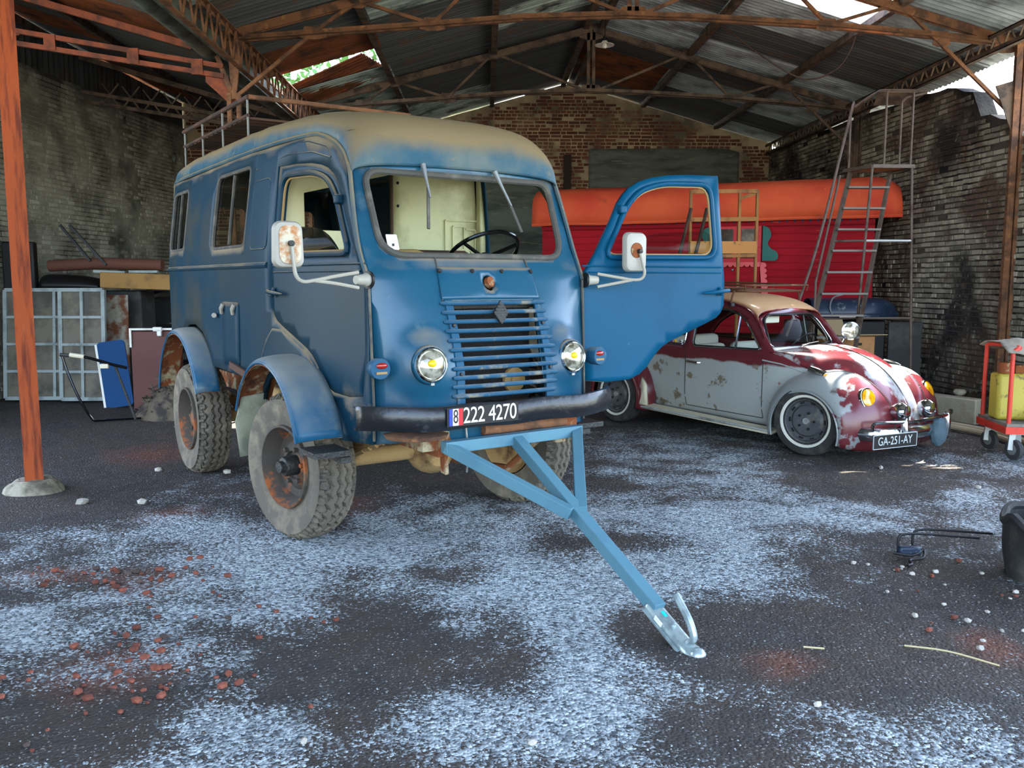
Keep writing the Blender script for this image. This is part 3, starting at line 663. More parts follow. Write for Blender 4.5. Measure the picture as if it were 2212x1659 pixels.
OUT = [(-3.05,.90),(-2.72,.90),(-2.66,1.0),(-2.5,1.1),(-2.3,1.16),(-2.1,1.17),(-1.9,1.12),(-1.75,1.02),(-1.65,.88),(-.62,.86),(-.54,.74),(-.45,.88),(-.25,.99),(0,1.02),(.25,.97),(.42,.85),(.5,.64),(.83,.66),(.845,.85),(.83,1.2),(.805,1.53),(.705,1.70),(.57,2.06),(.535,2.12),(.47,2.19),(.37,2.25),(.22,2.30),(0,2.325),(-1,2.335),(-3.0,2.335),(-3.06,2.2),(-3.08,1.6),(-3.06,1.2)]
DOOR = [(.04,.902),(.196,.884),(.365,.893),(.44,.92),(.50,.965),(.557,1.035),(.615,1.085),(.675,1.118),(.83,1.175),(.985,1.229),(1.07,1.262),(1.11,1.295),(1.135,1.345),(1.135,1.5),(1.115,2.187),(.87,2.18),(.68,2.165),(.55,2.142),(.46,2.115),(.385,2.075),(.335,2.03),(.29,1.975),(.24,1.885),(.111,1.674),(.007,1.522),(.0,1.2)]
DWIN = roundpoly([(.165,1.645),(1.045,1.655),(1.035,2.125),(.63,2.11),(.45,2.055),(.34,1.95)], [.07,.09,.09,.1,.12,.1], 4)
W2 = roundpoly([(-1.60,1.73),(-.84,1.73),(-.82,2.24),(-1.58,2.24)], .07, 4)
W3 = roundpoly([(-2.92,1.75),(-2.40,1.75),(-2.38,2.22),(-2.90,2.22)], .07, 4)
door_cut = [(.79-d, z) for d, z in DOOR]
def sidepos(sg, off=0.0): return lambda u, z: Vector((u, sg*(VS(u, z)+off), z))
for sg in (-1, 1):
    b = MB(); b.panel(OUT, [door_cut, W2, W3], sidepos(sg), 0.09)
    b.build('body_side', 'van_side_shaded', van, thick=0.025, off=0)
    for W in (W2, W3):
        b = MB(); b.tube([sidepos(sg, 0.004)(*p) for p in W], 0.014, 6, True); fr = b.build('window_frame', 'rubber', van)
        b = MB(); b.panel(W, [], sidepos(sg, -0.004), 0.3); b.build('window_pane', 'glass_dusty', van)
        xm = sum(p[0] for p in W)/len(W)
        b = MB(); b.bar(sidepos(sg, 0)(xm, 1.75), sidepos(sg, 0)(xm, 2.22), 0.02, 0.02); b.build('window_divider', 'rubber', van)
    b = MB(); b.tube([sidepos(sg, 0.004)(u/20.0, 1.60) for u in range(-60, -7)], 0.022, 8); b.build('belt_moulding', 'van_side_shaded', van)
    # pressed panel lines
    for loop in (roundpoly([(-.72,1.70),(-.42,1.70),(-.42,2.13),(-.72,2.13)], .05, 3), roundpoly([(-.72,2.20),(-.2,2.245),(.12,2.225),(.36,2.165),(.30,2.235),(.05,2.295),(-.72,2.30)], .03, 3)):
        b = MB(); b.tube([sidepos(sg, 0.010)(*p) for p in loop], 0.006, 6, True); b.build('pressed_line', 'van_side_shaded', van)
    # gutter
    gp_ = [(.82,1.51),(.715,1.70),(.58,2.06),(.545,2.12),(.48,2.19),(.38,2.25),(.22,2.305),(0,2.33),(-1,2.34),(-3.0,2.335)]
    gl = catmull([(p[0], p[1], 0) for p in gp_], 5)
    b = MB(); b.tube([sidepos(sg, 0.012)(p[0], p[1]) for p in gl], 0.013, 6); b.build('rain_gutter', 'van_roof', van)
    b = MB(); b.tube([sidepos(sg, 0.010)(p[0], p[1]) for p in [(.845,.68),(.85,.85),(.835,1.2),(.82,1.51)]], 0.008, 6); b.build('corner_seam', 'rubber', van)
# fuel flap, handle and filler on the near side
b = MB(); b.panel(roundpoly([(-1.36,.92),(-.98,.92),(-.96,1.36),(-1.34,1.36)], .04, 3), [], sidepos(-1, 0.016), 0.2); fl_ = b.build('locker_flap', 'van_side_shaded', van, thick=0.008)
for u in (-1.28, -1.02):
    b = MB(); b.tube([sidepos(-1, 0.03)(u, 1.345), sidepos(-1, 0.04)(u-0.02, 1.31), sidepos(-1, 0.03)(u-0.04, 1.28)], 0.014, 6); b.build('latch', 'pipe_white', fl_)
b = MB(); b.tube([sidepos(-1, 0.03)(-1.5, 1.26), sidepos(-1, 0.045)(-1.46, 1.26)], 0.018, 8); b.build('filler_cap', 'pipe_white', van)
b = MB(); b.bar(sidepos(-1, 0.03)(-1.15, .93), sidepos(-1, 0.03)(-.62, .87), 0.02, 0.045); b.build('side_rail', 'timber_dark', van, smooth=False)
# rear wall
b = MB(); b.panel([(-.76,.9),(.76,.9),(.77,1.6),(.70,2.33),(-.70,2.33),(-.77,1.6)], [rrect(-.55,-.08,1.7,2.15,.06), rrect(.08,.55,1.7,2.15,.06)], lambda s, z: Vector((-3.07+0.10*abs(s)**3, s, z)), 0.15); b.build('rear_wall', 'van_side_shaded', van, thick=0.02)
for x0 in (-.55, .08):
    b = MB(); b.panel(rrect(x0, x0+.47, 1.7, 2.15, .06), [], lambda s, z: Vector((-3.07, s, z)), 0.3); b.build('rear_pane', 'glass_dusty', van)
# roof
GU = [(.575,2.055),(.56,2.09),(.54,2.12),(.47,2.19),(.37,2.25),(.22,2.30),(0,2.325),(-.5,2.332),(-1.2,2.335),(-2.2,2.335),(-2.85,2.335),(-3.0,2.33),(-3.07,2.31)]
KR = [(.600,2.125),(.605,2.19),(.59,2.26),(.53,2.34),(.42,2.41),(.26,2.455),(0,2.495),(-.5,2.53),(-1.2,2.55),(-2.2,2.545),(-2.75,2.525),(-2.98,2.46),(-3.08,2.34)]
def roofpt(k, t, lift=0.0):
    n = len(GU)-1; f = k*n; i = min(int(f), n-1); a = f-i
    g = (lerp(GU[i][0], GU[i+1][0], a), lerp(GU[i][1], GU[i+1][1], a)); c = (lerp(KR[i][0], KR[i+1][0], a), lerp(KR[i][1], KR[i+1][1], a))
    s = VS(g[0], g[1]) + 0.006; th = math.pi*t
    co, si = math.cos(th), math.sin(th); e = 0.62
    y = s*math.copysign(abs(co)**e, co); v = si**e
    return Vector((lerp(g[0], c[0], si**0.5 if k < 0.25 else v), y, lerp(g[1], c[1], v) + lift))
GU = [tuple(p)[:2] for p in catmull([(a, b_, 0) for a, b_ in GU], 3)]; KR = [tuple(p)[:2] for p in catmull([(a, b_, 0) for a, b_ in KR], 3)]
b = MB(); b.grid(lambda a, t: roofpt(a, t), 48, 40); b.build('roof', 'van_roof', van, ang=60, thick=0.012, off=0)
for k in (0.50, 0.54, 0.62, 0.66, 0.74, 0.78, 0.86):
    b = MB(); b.tube([roofpt(k, t/30, 0.002) for t in range(31)], 0.008, 6); b.build('roof_rib', 'van_roof', van)
# roof rack
b = MB(); z = 2.76
b.tube([(-1.22, -.62, z), (-1.22, .62, z)], 0.017, 8); b.build('rack_front_rail', 'truss_rust', van)
for s in (-.62, .62):
    b = MB(); b.tube([(-1.22, s, z), (-2.98, s, z)], 0.017, 8); b.build('rack_side_rail', 'timber_dark', van)
    b = MB(); b.tube([(-1.24, s, z-.12), (-2.98, s, z-.12)], 0.013, 8); b.build('rack_side_rail', 'timber_dark', van)
    for u in (-1.25, -1.85, -2.4, -2.95):
        b = MB(); b.tube([(u, s, z), (u, s, 2.38)], 0.008, 8); b.build('rack_leg', 'frame_steel', van)
for i in range(14):
    u = -1.32-.12*i; b = MB(); b.box((u, 0, z-.13), (0.07, 1.24, 0.015)); b.build('rack_slat', 'timber_dark', van, smooth=False)
# nose
NOUT = [(-VS(.84,z), z) for z in (.66, .75, .85, 1.0)] ; ws = [.66,.75,.85,1.0,1.2,1.4,1.53,1.62,1.70,1.8,1.9,2.0,2.06,2.10,2.13]
edge = lambda z: VS(interp(z, UE), z)
NOUT = [(-edge(z), z) for z in ws] + [(s/10, 2.135+0.0*s) for s in range(-5, 6)] + [(edge(z), z) for z in ws[::-1]]
WSH = roundpoly([(-.585,1.635),(.585,1.635),(.60,2.085),(-.60,2.085)], [.13,.13,.09,.09], 6)
GRL = [(-.27,.86),(.27,.86),(.27,1.40),(-.27,1.40)]
CAP = [(-.012+.038*math.cos(a*math.pi/8), 1.49+.042*math.sin(a*math.pi/8)) for a in range(16)]
npos = lambda off: (lambda s, z: Vector((nose(s, z)+off, s, z)))
b = MB(); b.panel(NOUT, [WSH, GRL, CAP], npos(0), 0.035); b.build('nose', 'van_front', van, ang=60, thick=0.02, off=-1)
b = MB(); b.panel(roundpoly([(-.322,1.405),(.312,1.405),(.30,1.575),(-.308,1.575)], .01, 2), [CAP], npos(0.008), 0.04); b.build('hood_panel', 'van_front', van, thick=0.008)
for s in (-.30, -.10, .09, .29):
    b = MB(); b.lathe([(0.0, .014), (.011, .012), (.013, 0)], npos(0.008)(s, 1.553), (1, 0, .6), 8); b.build('bolt', 'cast_dark', van)
for s0 in (-.315, .305):
    b = MB(); b.tube([npos(0.004)(s0*(1-.06*(z-1.4)/.2), z) for z in (1.40, 1.5, 1.6, 1.63)], 0.005, 6); b.build('hood_seam', 'rubber', van)
b = MB(); b.lathe([(0.0, .05), (.018, .05), (.03, .045), (.032, .02), (.02, .01), (.02, -.09)], (.845, -.005, 1.485), (1, .25, .35), 14); b.build('radiator_cap', 'rust', van)
b = MB(); b.tube([npos(0.004)(*p) for p in WSH], 0.019, 8, True); b.build('windscreen_rubber', 'rubber', van)
b = MB(); b.panel(WSH, [], npos(-0.006), 0.12); b.build('windscreen', 'glass', van)
# grille
for s in (-.285, .285):
    b = MB()
    for i in range(10):
        z0 = .86 + .054*i; b.bar(npos(0.004)(s, z0), npos(0.004)(s, z0+.055), 0.045, 0.012, (1, 0, 0))
    b.build('grille_post', 'slat_blue', van, smooth=False)
for i in range(11):
    z = 1.385 - .0478*i; b = MB(); pr = [(0, -.012), (.012, -.011), (.02, -.004), (.02, .004), (.012, .011), (0, .012)]
    def slat(a, t, z=z, pr=pr):
        s = lerp(-.335, .335, a); e = max(0, (abs(s)-.315)/.02); k = t*5; q = pr[int(round(k))]
        return Vector((nose(s, z)+.006 + q[0]*(1-.8*e), s, z + q[1]*(1-.4*e)))
    b.grid(slat, 28, 5); b.build('grille_slat', 'slat_blue', van, ang=50)
b = MB(); b.prism([(.985, -.008, 1.398), (.99, .04, 1.331), (1.0, -.008, 1.268), (.99, -.056, 1.331)], (0.016, 0, 0.004)); em = b.build('diamond_badge', 'cast_dark', van, smooth=False, bevel=.003)
for i in range(-3, 4):
    hw = .046*(1-abs(i)/4.2); b = MB(); b.bar((1.008, -.008-hw, 1.333+.015*i), (1.008, -.008+hw, 1.333+.015*i), 0.008, 0.005); b.build('badge_rib', 'cast_dark', em, smooth=False)
for (s, z) in ((-.285, 1.27), (-.285, 1.02), (.285, 1.27), (.285, 1.03)):
    b = MB(); b.lathe([(0, .016), (.009, .015), (.012, 0)], npos(0.008)(s, z), (1, 0, .2), 8); b.build('bolt', 'cast_dark', van)
b = MB(); b.box((.83, 0, 1.10), (.05, .56, .52)); b.build('radiator_core', 'radiator', van, smooth=False)
b = MB(); b.box((.82, -.0, 1.39), (.10, .58, .07)); b.build('radiator_tank', 'cast_dark', van, smooth=False)
b = MB(); b.lathe([(0, .03), (.03, .03), (.035, .02), (.07, .015), (.075, 0)], (.86, .17, .95), (1, 0, 0), 16); b.build('horn', 'amber_dull', van)
# lamps
for s in (-1, 1):
    o_ = Vector((nose(s*.452, 1.076)-.02, s*.452, 1.076)); ax = (1, s*.06, 0.10)
    b = MB(); b.lathe([(.10, 0), (.097, .02), (.088, .03)], o_, ax, 32, cap=False); b.build('headlamp_bowl', 'van_front', van, thick=.004)
    b = MB(); b.lathe([(.088, .02), (.090, .034), (.083, .042), (.078, .034)], o_, ax, 32, cap=False); rg = b.build('headlamp_ring', 'chrome', van)
    b = MB(); b.lathe([(.078, .030), (.066, .044), (.045, .054), (.02, .059), (0, .060)], o_, ax, 32); b.build('headlamp_lens', 'lens_clear', van)
    b = MB(); b.ball(o_ + Vector((.052, -.012, .012)), (.016, .026, .02)); b.build('headlamp_bulb', 'lens_yellow', van)
    b = MB(); b.box(o_ + Vector((.03, 0, -.094)), (.012, .02, .016)); b.build('rim_screw', 'silver_paint', van, smooth=False)
    c_ = Vector((.915, s*.70, 1.064))
    b = MB(); b.lathe([(.045, -.03), (.052, 0), (.054, .055), (.050, .062), (0, .062)], c_, (1, s*.12, .02), 20); b.build('turn_signal', 'slat_blue', van)
    b = MB(); b.ball(c_ + Vector((.062, 0, .018)), (.012, .032, .016)); b.build('signal_lens', 'red_lens', van)
    b = MB(); b.box(c_ + Vector((.063, 0, -.018)), (.006, .064, .012)); b.build('signal_strip', 'amber_dull', van, smooth=False)
    b = MB(); b.tube([(.845, s*.683, 1.09), (.88, s*.705, 1.09), (.91, s*.70, 1.08)], .011, 8); b.tube([(.845, s*.683, 1.035), (.88, s*.705, 1.03), (.91, s*.70, 1.05)], .011, 8); b.build('signal_bracket', 'silver_paint', van)
# bumper with painted number
def bump(s, off=0): return 1.165 - .25*(abs(s)/.82)**5 + off
prB = [(-.03, -.055), (0.0, -.058), (.012, -.035), (.016, 0), (.012, .035), (0, .056), (-.03, .054)]
b = MB(); b.grid(lambda a, t: Vector((bump(lerp(-.82, .82, a)) + prB[int(round(t*6))][0], lerp(-.82, .82, a), .82 + prB[int(round(t*6))][1] + .004*math.sin(a*23))), 60, 6); bp_ = b.build('bumper', 'bumper_black', van, thick=.01, off=0, ang=50)
nm = lambda s, z: frame_mtx((bump(s, .024), s, z), (0, 1, 0), (0, 0, 1), (1, 0, 0))
b = MB(); b.box((bump(-.24, .019), -.235, .825), (.006, .43, .095)); b.build('number_panel', 'black', bp_, smooth=False)
b = MB(); b.box((bump(-.24, .023), -.428, .825), (.004, .022, .085)); b.build('number_band', 'plate_blue', bp_, smooth=False)
b = MB(); b.box((bump(-.24, .0235), -.402, .825), (.004, .034, .085)); b.build('number_band', 'white', bp_, smooth=False)
b = MB(); b.box((bump(-.24, .023), -.372, .825), (.004, .024, .085)); b.build('number_band', 'plate_red', bp_, smooth=False)
text('painted_digit', '8', .098, 'black', bp_, frame_mtx((bump(-.24, .026), -.402, .825), (0, 1, 0), (0, 0, 1), (1, 0, 0)), .001, xs=.62)
text('painted_number', '222 4270', .116, 'white', bp_, frame_mtx((bump(-.24, .024), -.196, .825), (0, 1, 0), (0, 0, 1), (1, 0, 0)), .0015, .93, xs=.80)
# cab doors
def make_door(pos, mt):
    b = MB(); b.panel(DOOR, [DWIN], lambda d, z: pos(d, z, 0.004), 0.07); d_ = b.build('cab_door', mt, van, thick=.035, off=-1)
    b = MB(); b.tube([pos(p[0], p[1], .010) for p in DWIN], .016, 8, True); b.build('window_surround', mt, d_)
    b = MB(); b.tube([pos(p[0], p[1], -.002) for p in roundpoly([(.185,1.662),(1.028,1.67),(1.018,2.108),(.63,2.094),(.46,2.04),(.355,1.945)], [.07,.09,.09,.1,.12,.1], 4)], .008, 6, True); b.build('window_seal', 'amber_dull', d_)
    b = MB(); b.tube([pos(d/20, 1.592, .008) for d in range(0, 23)], .006, 6); b.tube([pos(d/20, 1.555, .008) for d in range(1, 23)], .005, 6); b.build('belt_crease', mt, d_)
    b = MB(); b.tube([pos(1.15, 1.44, .03), pos(1.08, 1.436, .05), pos(.99, 1.428, .045), pos(.93, 1.425, .03)], [.014, .012, .012, .004], 8); b.tube([pos(1.09, 1.46, .01), pos(1.09, 1.41, .03)], .014, 8); b.build('door_handle', mt, d_)
    b = MB(); b.box(pos(.30, 1.935, .015), (.05, .05, .05)); b.build('hinge', mt, d_, smooth=False, bevel=.01)
    b = MB(); b.panel(roundpoly([(.27,1.63),(1.03,1.63),(1.02,1.80),(.98,1.825),(.56,1.80),(.40,1.74)], [.02,.02,.05,.05,.12,.08], 4), [], lambda d, z: pos(d, z, -.012), .3); b.build('door_pane', 'glass', d_, thick=.005)
    return d_
make_door(lambda d, z, o: Vector((.79-d, -(VS(.79-d, z)+o), z)), 'van_side_shaded')
HX = VS(.79, 1.4)
dr = make_door(lambda d, z, o: Vector((.80 + (VS(.79-d, z)-VS(.79, z))*0.8 + o + (VS(.79,z)-HX), HX + .012 + d, z)), 'van_door')
b = MB(); b.panel([(p[0]*.97+.01, min(p[1]*.995, 1.62)) for p in DOOR if p[1] < 1.66] , [], lambda d, z: Vector((.80-.045+ (VS(.79-d, z)-VS(.79, z))*0.8, HX+.012+d, z)), .12); b.build('door_lining', 'cream', dr, thick=.006)
# cab interior
b = MB(); b.panel([(.05,.9),(.745,.9),(.745,1.6),(.69,2.30),(.05,2.42)], [], lambda s, z: Vector((-.42, s, z)), .2); bh = b.build('bulkhead', 'cream', van, thick=.012)
b = MB(); b.tube([(-.405, .05, 1.2), (-.405, .05, 2.42)], .012, 6); b.build('bulkhead_edge', 'timber_dark', bh)
for (s0, s1, z0, z1) in ((.46, .74, 1.68, 1.92), (.52, .61, 1.72, 1.88), (.62, .70, 1.70, 1.86)):
    b = MB()
    for p, q in (((s0, z0), (s1, z0)), ((s1, z0), (s1, z1)), ((s1, z1), (s0, z1)), ((s0, z1), (s0, z0))): b.bar((-.408, p[0], p[1]), (-.408, q[0], q[1]), .012, .012)
    b.build('hatch_frame', 'cream', bh, smooth=False)
for (s, z) in ((.10, 2.28), (.10, 2.15), (.10, 2.0), (.72, 2.05), (.66, 1.7)):
    b = MB(); b.ball((-.41, s, z), .01, 8, 6); b.build('rivet', 'black', bh)
b = MB(); b.panel([(-.72,.9),(-.55,.9),(-.55,2.05),(.05,2.2),(.05,2.42),(-.69,2.32),(-.74,1.6)], [], lambda s, z: Vector((-.42, s, z)), .25); b.build('bulkhead', 'cream', van, thick=.012)
b = MB(); b.grid(lambda a, t: Vector((lerp(.5, -.42, a), lerp(-.64, .64, t), 2.30 + .10*math.sin(math.pi*t)**.6*(.4+.6*a))), 8, 12); b.build('headlining', 'cream', van)
b = MB(); b.box((-1.15, 0, .93), (3.6, 1.3, .03)); b.build('floor_pan', 'timber_dark', van, smooth=False)
b = MB(); b.grid(lambda a, t: Vector((.70-.20*math.sin(a*math.pi/2), lerp(-.62, .62, t), 1.60-.10*a)), 6, 8); b.box((.55, 0, 1.45), (.12, 1.2, .2)); b.build('dashboard', 'cream', van, thick=.01)
b = MB(); b.box((-.12, .34, 1.3), (.45, .5, .12)); b.box((-.33, .34, 1.5), (.08, .5, .42)); b.build('seat', 'timber_dark', van, bevel=.03)
b = MB(); b.box((-.12, -.34, 1.3), (.45, .5, .12)); b.build('seat', 'timber_dark', van, bevel=.03)
cx = Vector((.22, .37, 1.67)); ax = Vector((-.55, 0, .83)).normalized(); e1 = Vector((0, 1, 0)); e2 = ax.cross(e1)
b = MB(); b.tube([cx + (e1*math.cos(a*math.pi/18) + e2*math.sin(a*math.pi/18))*.235 for a in range(36)], .013, 8, True); sw = b.build('steering_wheel', 'black_gloss', van)
b = MB()
for k in range(3): b.tube([cx - ax*.03, cx + (e1*math.cos(R(90+120*k)) + e2*math.sin(R(90+120*k)))*.23], .012, 8)
b.build('spoke', 'black_gloss', sw)
b = MB(); b.lathe([(0, .03), (.03, .025), (.045, 0), (.045, -.03), (.02, -.05), (.02, -.5)], cx - ax*.03, ax, 16); b.build('steering_column', 'black', sw)
b = MB(); b.tube([(.6, -.58, 1.655), (.6, -.30, 1.66), (.6, -.24, 1.64), (.6, -.22, 1.55)], .016, 8); b.build('grab_rail', 'amber_dull', van)
b = MB(); b.lathe([(0, .05), (.08, .045), (.13, .02), (.14, 0)], (.55, .40, 1.585), (0, 0, 1), 24); b.build('gauge_cowl', 'cream', van)
b = MB(); b.panel(rrect(-.545, -.485, 1.665, 1.745, .004, 2), [], npos(.001), .2); st = b.build('inspection_sticker', 'white', van)
b = MB(); b.box(npos(.004)(-.515, 1.69), (.003, .012, .014)); b.build('sticker_mark', 'black', st, smooth=False)
b = MB(); b.box((.555, 0.02, 2.10), (.03, .10, .03)); b.build('mirror_mount', 'cast_dark', van, bevel=.006)
b = MB(); b.box((-.36, -.40, 1.74), (.02, .42, .16)); b.build('parcel_box', 'cream', van, bevel=.006)
b = MB(); b.box((-.385, .735, 1.62), (.06, .05, 1.25)); b.build('pillar_trim', 'cream', van, bevel=.01)
b = MB(); b.panel([(-1.6,.95),(-.46,.95),(-.46,2.3),(-1.6,2.3)], [], lambda u, z: Vector((u, VS(u, z)-.03, z)), .3); b.build('side_lining', 'cream', van)
# wipers
for P0, P1, Q0, Q1 in (((-.264, 2.132), (-.26, 1.95), (-.255, 2.01), (-.306, 1.78)), ((.199, 2.123), (.262, 1.93), (.25, 1.99), (.298, 1.78))):
    n_ = npos(.03); b = MB(); b.tube([npos(.012)(*P0), n_(*P0), n_(lerp(P0[0], P1[0], .4), lerp(P0[1], P1[1], .4)), n_(*P1)], [.012, .016, .009, .005], 8); wp = b.build('wiper_arm', 'silver_paint', van)
    b = MB(); b.bar(npos(.02)(*Q0), npos(.02)(*Q1), .016, .01, (1, 0, 0)); b.build('wiper_blade', 'rubber', wp, smooth=False)
# mirrors
def mirror(bs, pts_a, pts_b, c, hw, hh, mt, inner):
    b = MB(); b.lathe([(.034, -.02), (.036, .0), (.03, .008), (.026, .05), (.022, .062), (0, .064)], bs, (.25, bs[1]/abs(bs[1]), 0), 14); mb_ = b.build('mirror_bracket', 'pipe_white', van)
    b = MB(); b.lathe([(.045, -.025), (.045, -.012)], bs, (.25, bs[1]/abs(bs[1]), 0), 16); b.build('mirror_gasket', 'black', mb_)
    for p in (pts_a, pts_b):
        b = MB(); b.tube(catmull(p, 5), .0095, 8); b.build('mirror_arm', 'pipe_white', van)
    sh = rrect(-hw, hw, -hh, hh, .04, 5)
    b = MB(); n = len(sh); top = []
    for k, (sc, dx) in enumerate(((1.0, -.02), (1.0, 0), (.93, .016), (.75, .026))):
        for (y, z) in sh: b.v.append(Vector((c[0]+dx, c[1]+y*sc*(1-.10*z/hh*(.5 if c[1] < 0 else -.2)), c[2]+z*sc)))
    for k in range(3):
        for i in range(n): b.f.append((k*n+i, k*n+(i+1) % n, (k+1)*n+(i+1) % n, (k+1)*n+i))
    b.f.append(tuple(3*n+i for i in range(n))); b.f.append(tuple(range(n))[::-1]); mm = b.build('mirror_shell', mt, van)
    if inner == 'plate':
        b = MB(); b.prism([(c[0]+.027, c[1]+y*.72, c[2]+z*.8) for (y, z) in rrect(-hw, hw, -hh, hh, .05, 5)], (.006, 0, 0)); b.build('mirror_back_plate', 'ivory', mm)
    else:
        b = MB(); b.lathe([(.045, 0), (.045, .006), (0, .01)], (c[0]+.026, c[1]-.01, c[2]+.01), (1, 0, 0), 20); b.build('mirror_back_plate', 'rust', mm)
    b = MB(); b.lathe([(.014, 0), (.014, .03), (0, .034)], (c[0]+.028, c[1], c[2]+.005), (1, 0, 0), 12); b.build('mirror_ball_joint', 'cast_dark', mm)
mirror((.845, -.72, 1.508), [(.87, -.77, 1.545), (.89, -.9, 1.525), (.90, -1.01, 1.505), (.90, -1.07, 1.50), (.88, -1.095, 1.53), (.865, -1.10, 1.60), (.86, -1.105, 1.685)], [(.87, -.77, 1.468), (.89, -.9, 1.49), (.90, -1.01, 1.503)], (.82, -1.108, 1.675), .074, .112, 'ivory_pale', 'plate')
mirror((.845, .715, 1.508), [(.87, .765, 1.545), (.91, .88, 1.525), (.95, .97, 1.51), (.97, 1.02, 1.515), (.985, 1.035, 1.55), (.98, 1.02, 1.62), (.975, 1.0, 1.69)], [(.87, .765, 1.468), (.91, .88, 1.49), (.95, .97, 1.508)], (.935, 1.0, 1.675), .082, .118, 'ivory_pale', 'disc')
# fenders
def fender(cu, cw, a0, a1, rin, rout, sg, si, so, nm_='fender'):
    def f(a, t, dr=0.0):
        th = R(lerp(a0, a1, a)); t2 = math.sin(t*math.pi/2)
        r_ = lerp(rin(a), rout(a), t**2.6) + dr; s = lerp(si, so, t2)
        return Vector((cu + r_*math.cos(th), sg*s, cw + r_*math.sin(th)))
    b = MB(); b.grid(f, 30, 10); fo_ = b.build(nm_, 'van_fender', van, ang=70, thick=.006)
    b = MB(); b.grid(lambda a, t: f(a, t, -.014), 30, 10); b.build('fender_liner', 'rust', fo_, ang=70)
    b = MB(); b.tube([f(a/30, 1) for a in range(31)], .009, 6); b.build('fender_lip', 'van_fender', fo_)
    return fo_
for sg in (-1, 1):
    fender(-.02, .43, 22, 152, lambda a: lerp(.63, .66, a), lambda a: .575+.03*math.sin(a*3.14), sg, .74, .985)
    fender(-2.15, .43, 26, 165, lambda a: lerp(.60, .74, min(1, a*1.6)), lambda a: lerp(.565, .70, min(1, a*1.6)), sg, .78, .945)
    b = MB(); b.panel([(.75,.42),(.97,.40),(.985,.62),(.95,.78),(.80,.80),(.76,.6)], [], lambda s, z, sg=sg: Vector((-.53-.03*math.sin((z-.4)*8), sg*s, z)), .06); b.build('mud_flap', 'flap', van, thick=.012)
    b = MB(); b.box((.60, sg*.86, .605), (.22, .20, .03)); b.box((.66, sg*.80, .575), (.16, .06, .03)); b.build('step_bracket', 'cast_dark', van, smooth=False)
    # raised arch panel between door and fender
    b = MB(); b.panel([(-.60,.90),(-.53,1.03),(-.44,1.14),(-.33,1.215),(-.2,1.212),(.11,1.10),(.225,1.02),(.30,.935),(.40,.80),(.45,.66),(.40,.64),(.3,.80),(.1,.93),(-.15,.98),(-.4,.90),(-.5,.80)], [], sidepos(sg, .012), .05); b.build('arch_panel', 'van_side_shaded', van, thick=.014)
# wheels
def tyre_mesh():
    R0, Wd = .438, .118; b = MB(); NA, NP = 216, 64
    prof = []
    for j in range(NP+1):
        t = j/NP
        if t < .24: q = t/.24; prof.append((lerp(.235, .40, q), -lerp(.095, .122, math.sin(q*math.pi/2)), 0))
        elif t > .76: q = (1-t)/.24; prof.append((lerp(.235, .40, q), lerp(.095, .122, math.sin(q*math.pi/2)), 0))
        else:
            q = (t-.5)/.26; y = q*.118; prof.append((R0 - .035*abs(q)**3.2, y, 1))
    def f(a, t):
        r_, y, tr = prof[int(round(t*NP))]
        if tr:
            zz = abs(((a*36) % 1)-.5)*2*.022
            ph = ((y + zz + .118)/.0525) % 1
            if ph < .26: r_ -= .022
            if abs(y) > .080 and ((a*54) % 1) < .3: r_ -= .022
        th = 2*math.pi*a; return Vector((r_*math.cos(th), y, r_*math.sin(th)))
    b.grid(f, NA, NP); return b.mesh('wheel', 'tyre', ang=25)
tm = tyre_mesh()
def rim_parts(sg, wheel, front):
    b = MB(); b.lathe([(.246, .10), (.244, .118), (.232, .122), (.222, .10), (.205, .07), (.19, .03), (.15, .02), (.12, .045), (.085, .05), (.08, .03), (0, .03)], (0, 0, 0), (0, sg, 0), 36); b.build('rim', 'rim_rust', wheel)
    b = MB(); b.lathe([(.06, .03), (.06, .10), (.052, .115), (.035, .12), (.034, .145), (0, .148)] if front else [(.07, .03), (.065, .07), (.04, .08), (0, .08)], (0, 0, 0), (0, sg, 0), 18); b.build('hub', 'cast_dark' if front else 'rim_rust', wheel)
    for k in range(6):
        a = R(60*k+20); b = MB(); b.lathe([(.014, 0), (.014, .022), (0, .024)], (.105*math.cos(a), sg*.046, .105*math.sin(a)), (0, sg, 0), 6); b.build('lug_nut', 'rim_rust', wheel, smooth=False)
for (u, s, steer) in ((0, -.775, 11), (0, .775, 11), (-2.18, -.775, 0), (-2.18, .775, 0)):
    o = bpy.data.objects.new('wheel', tm); COL.objects.link(o); o.parent = van; o.location = (u, s, .425); o.rotation_euler = (0, R(random.uniform(0, 40)), R(steer))
    rim_parts(-1 if s < 0 else 1, o, u == 0)
    b = MB(); b.lathe([(.23, -.10), (.18, -.02), (.12, .0), (0, .0)], (0, 0, 0), (0, -1 if s < 0 else 1, 0), 24); b.build('wheel_back', 'mud', o)
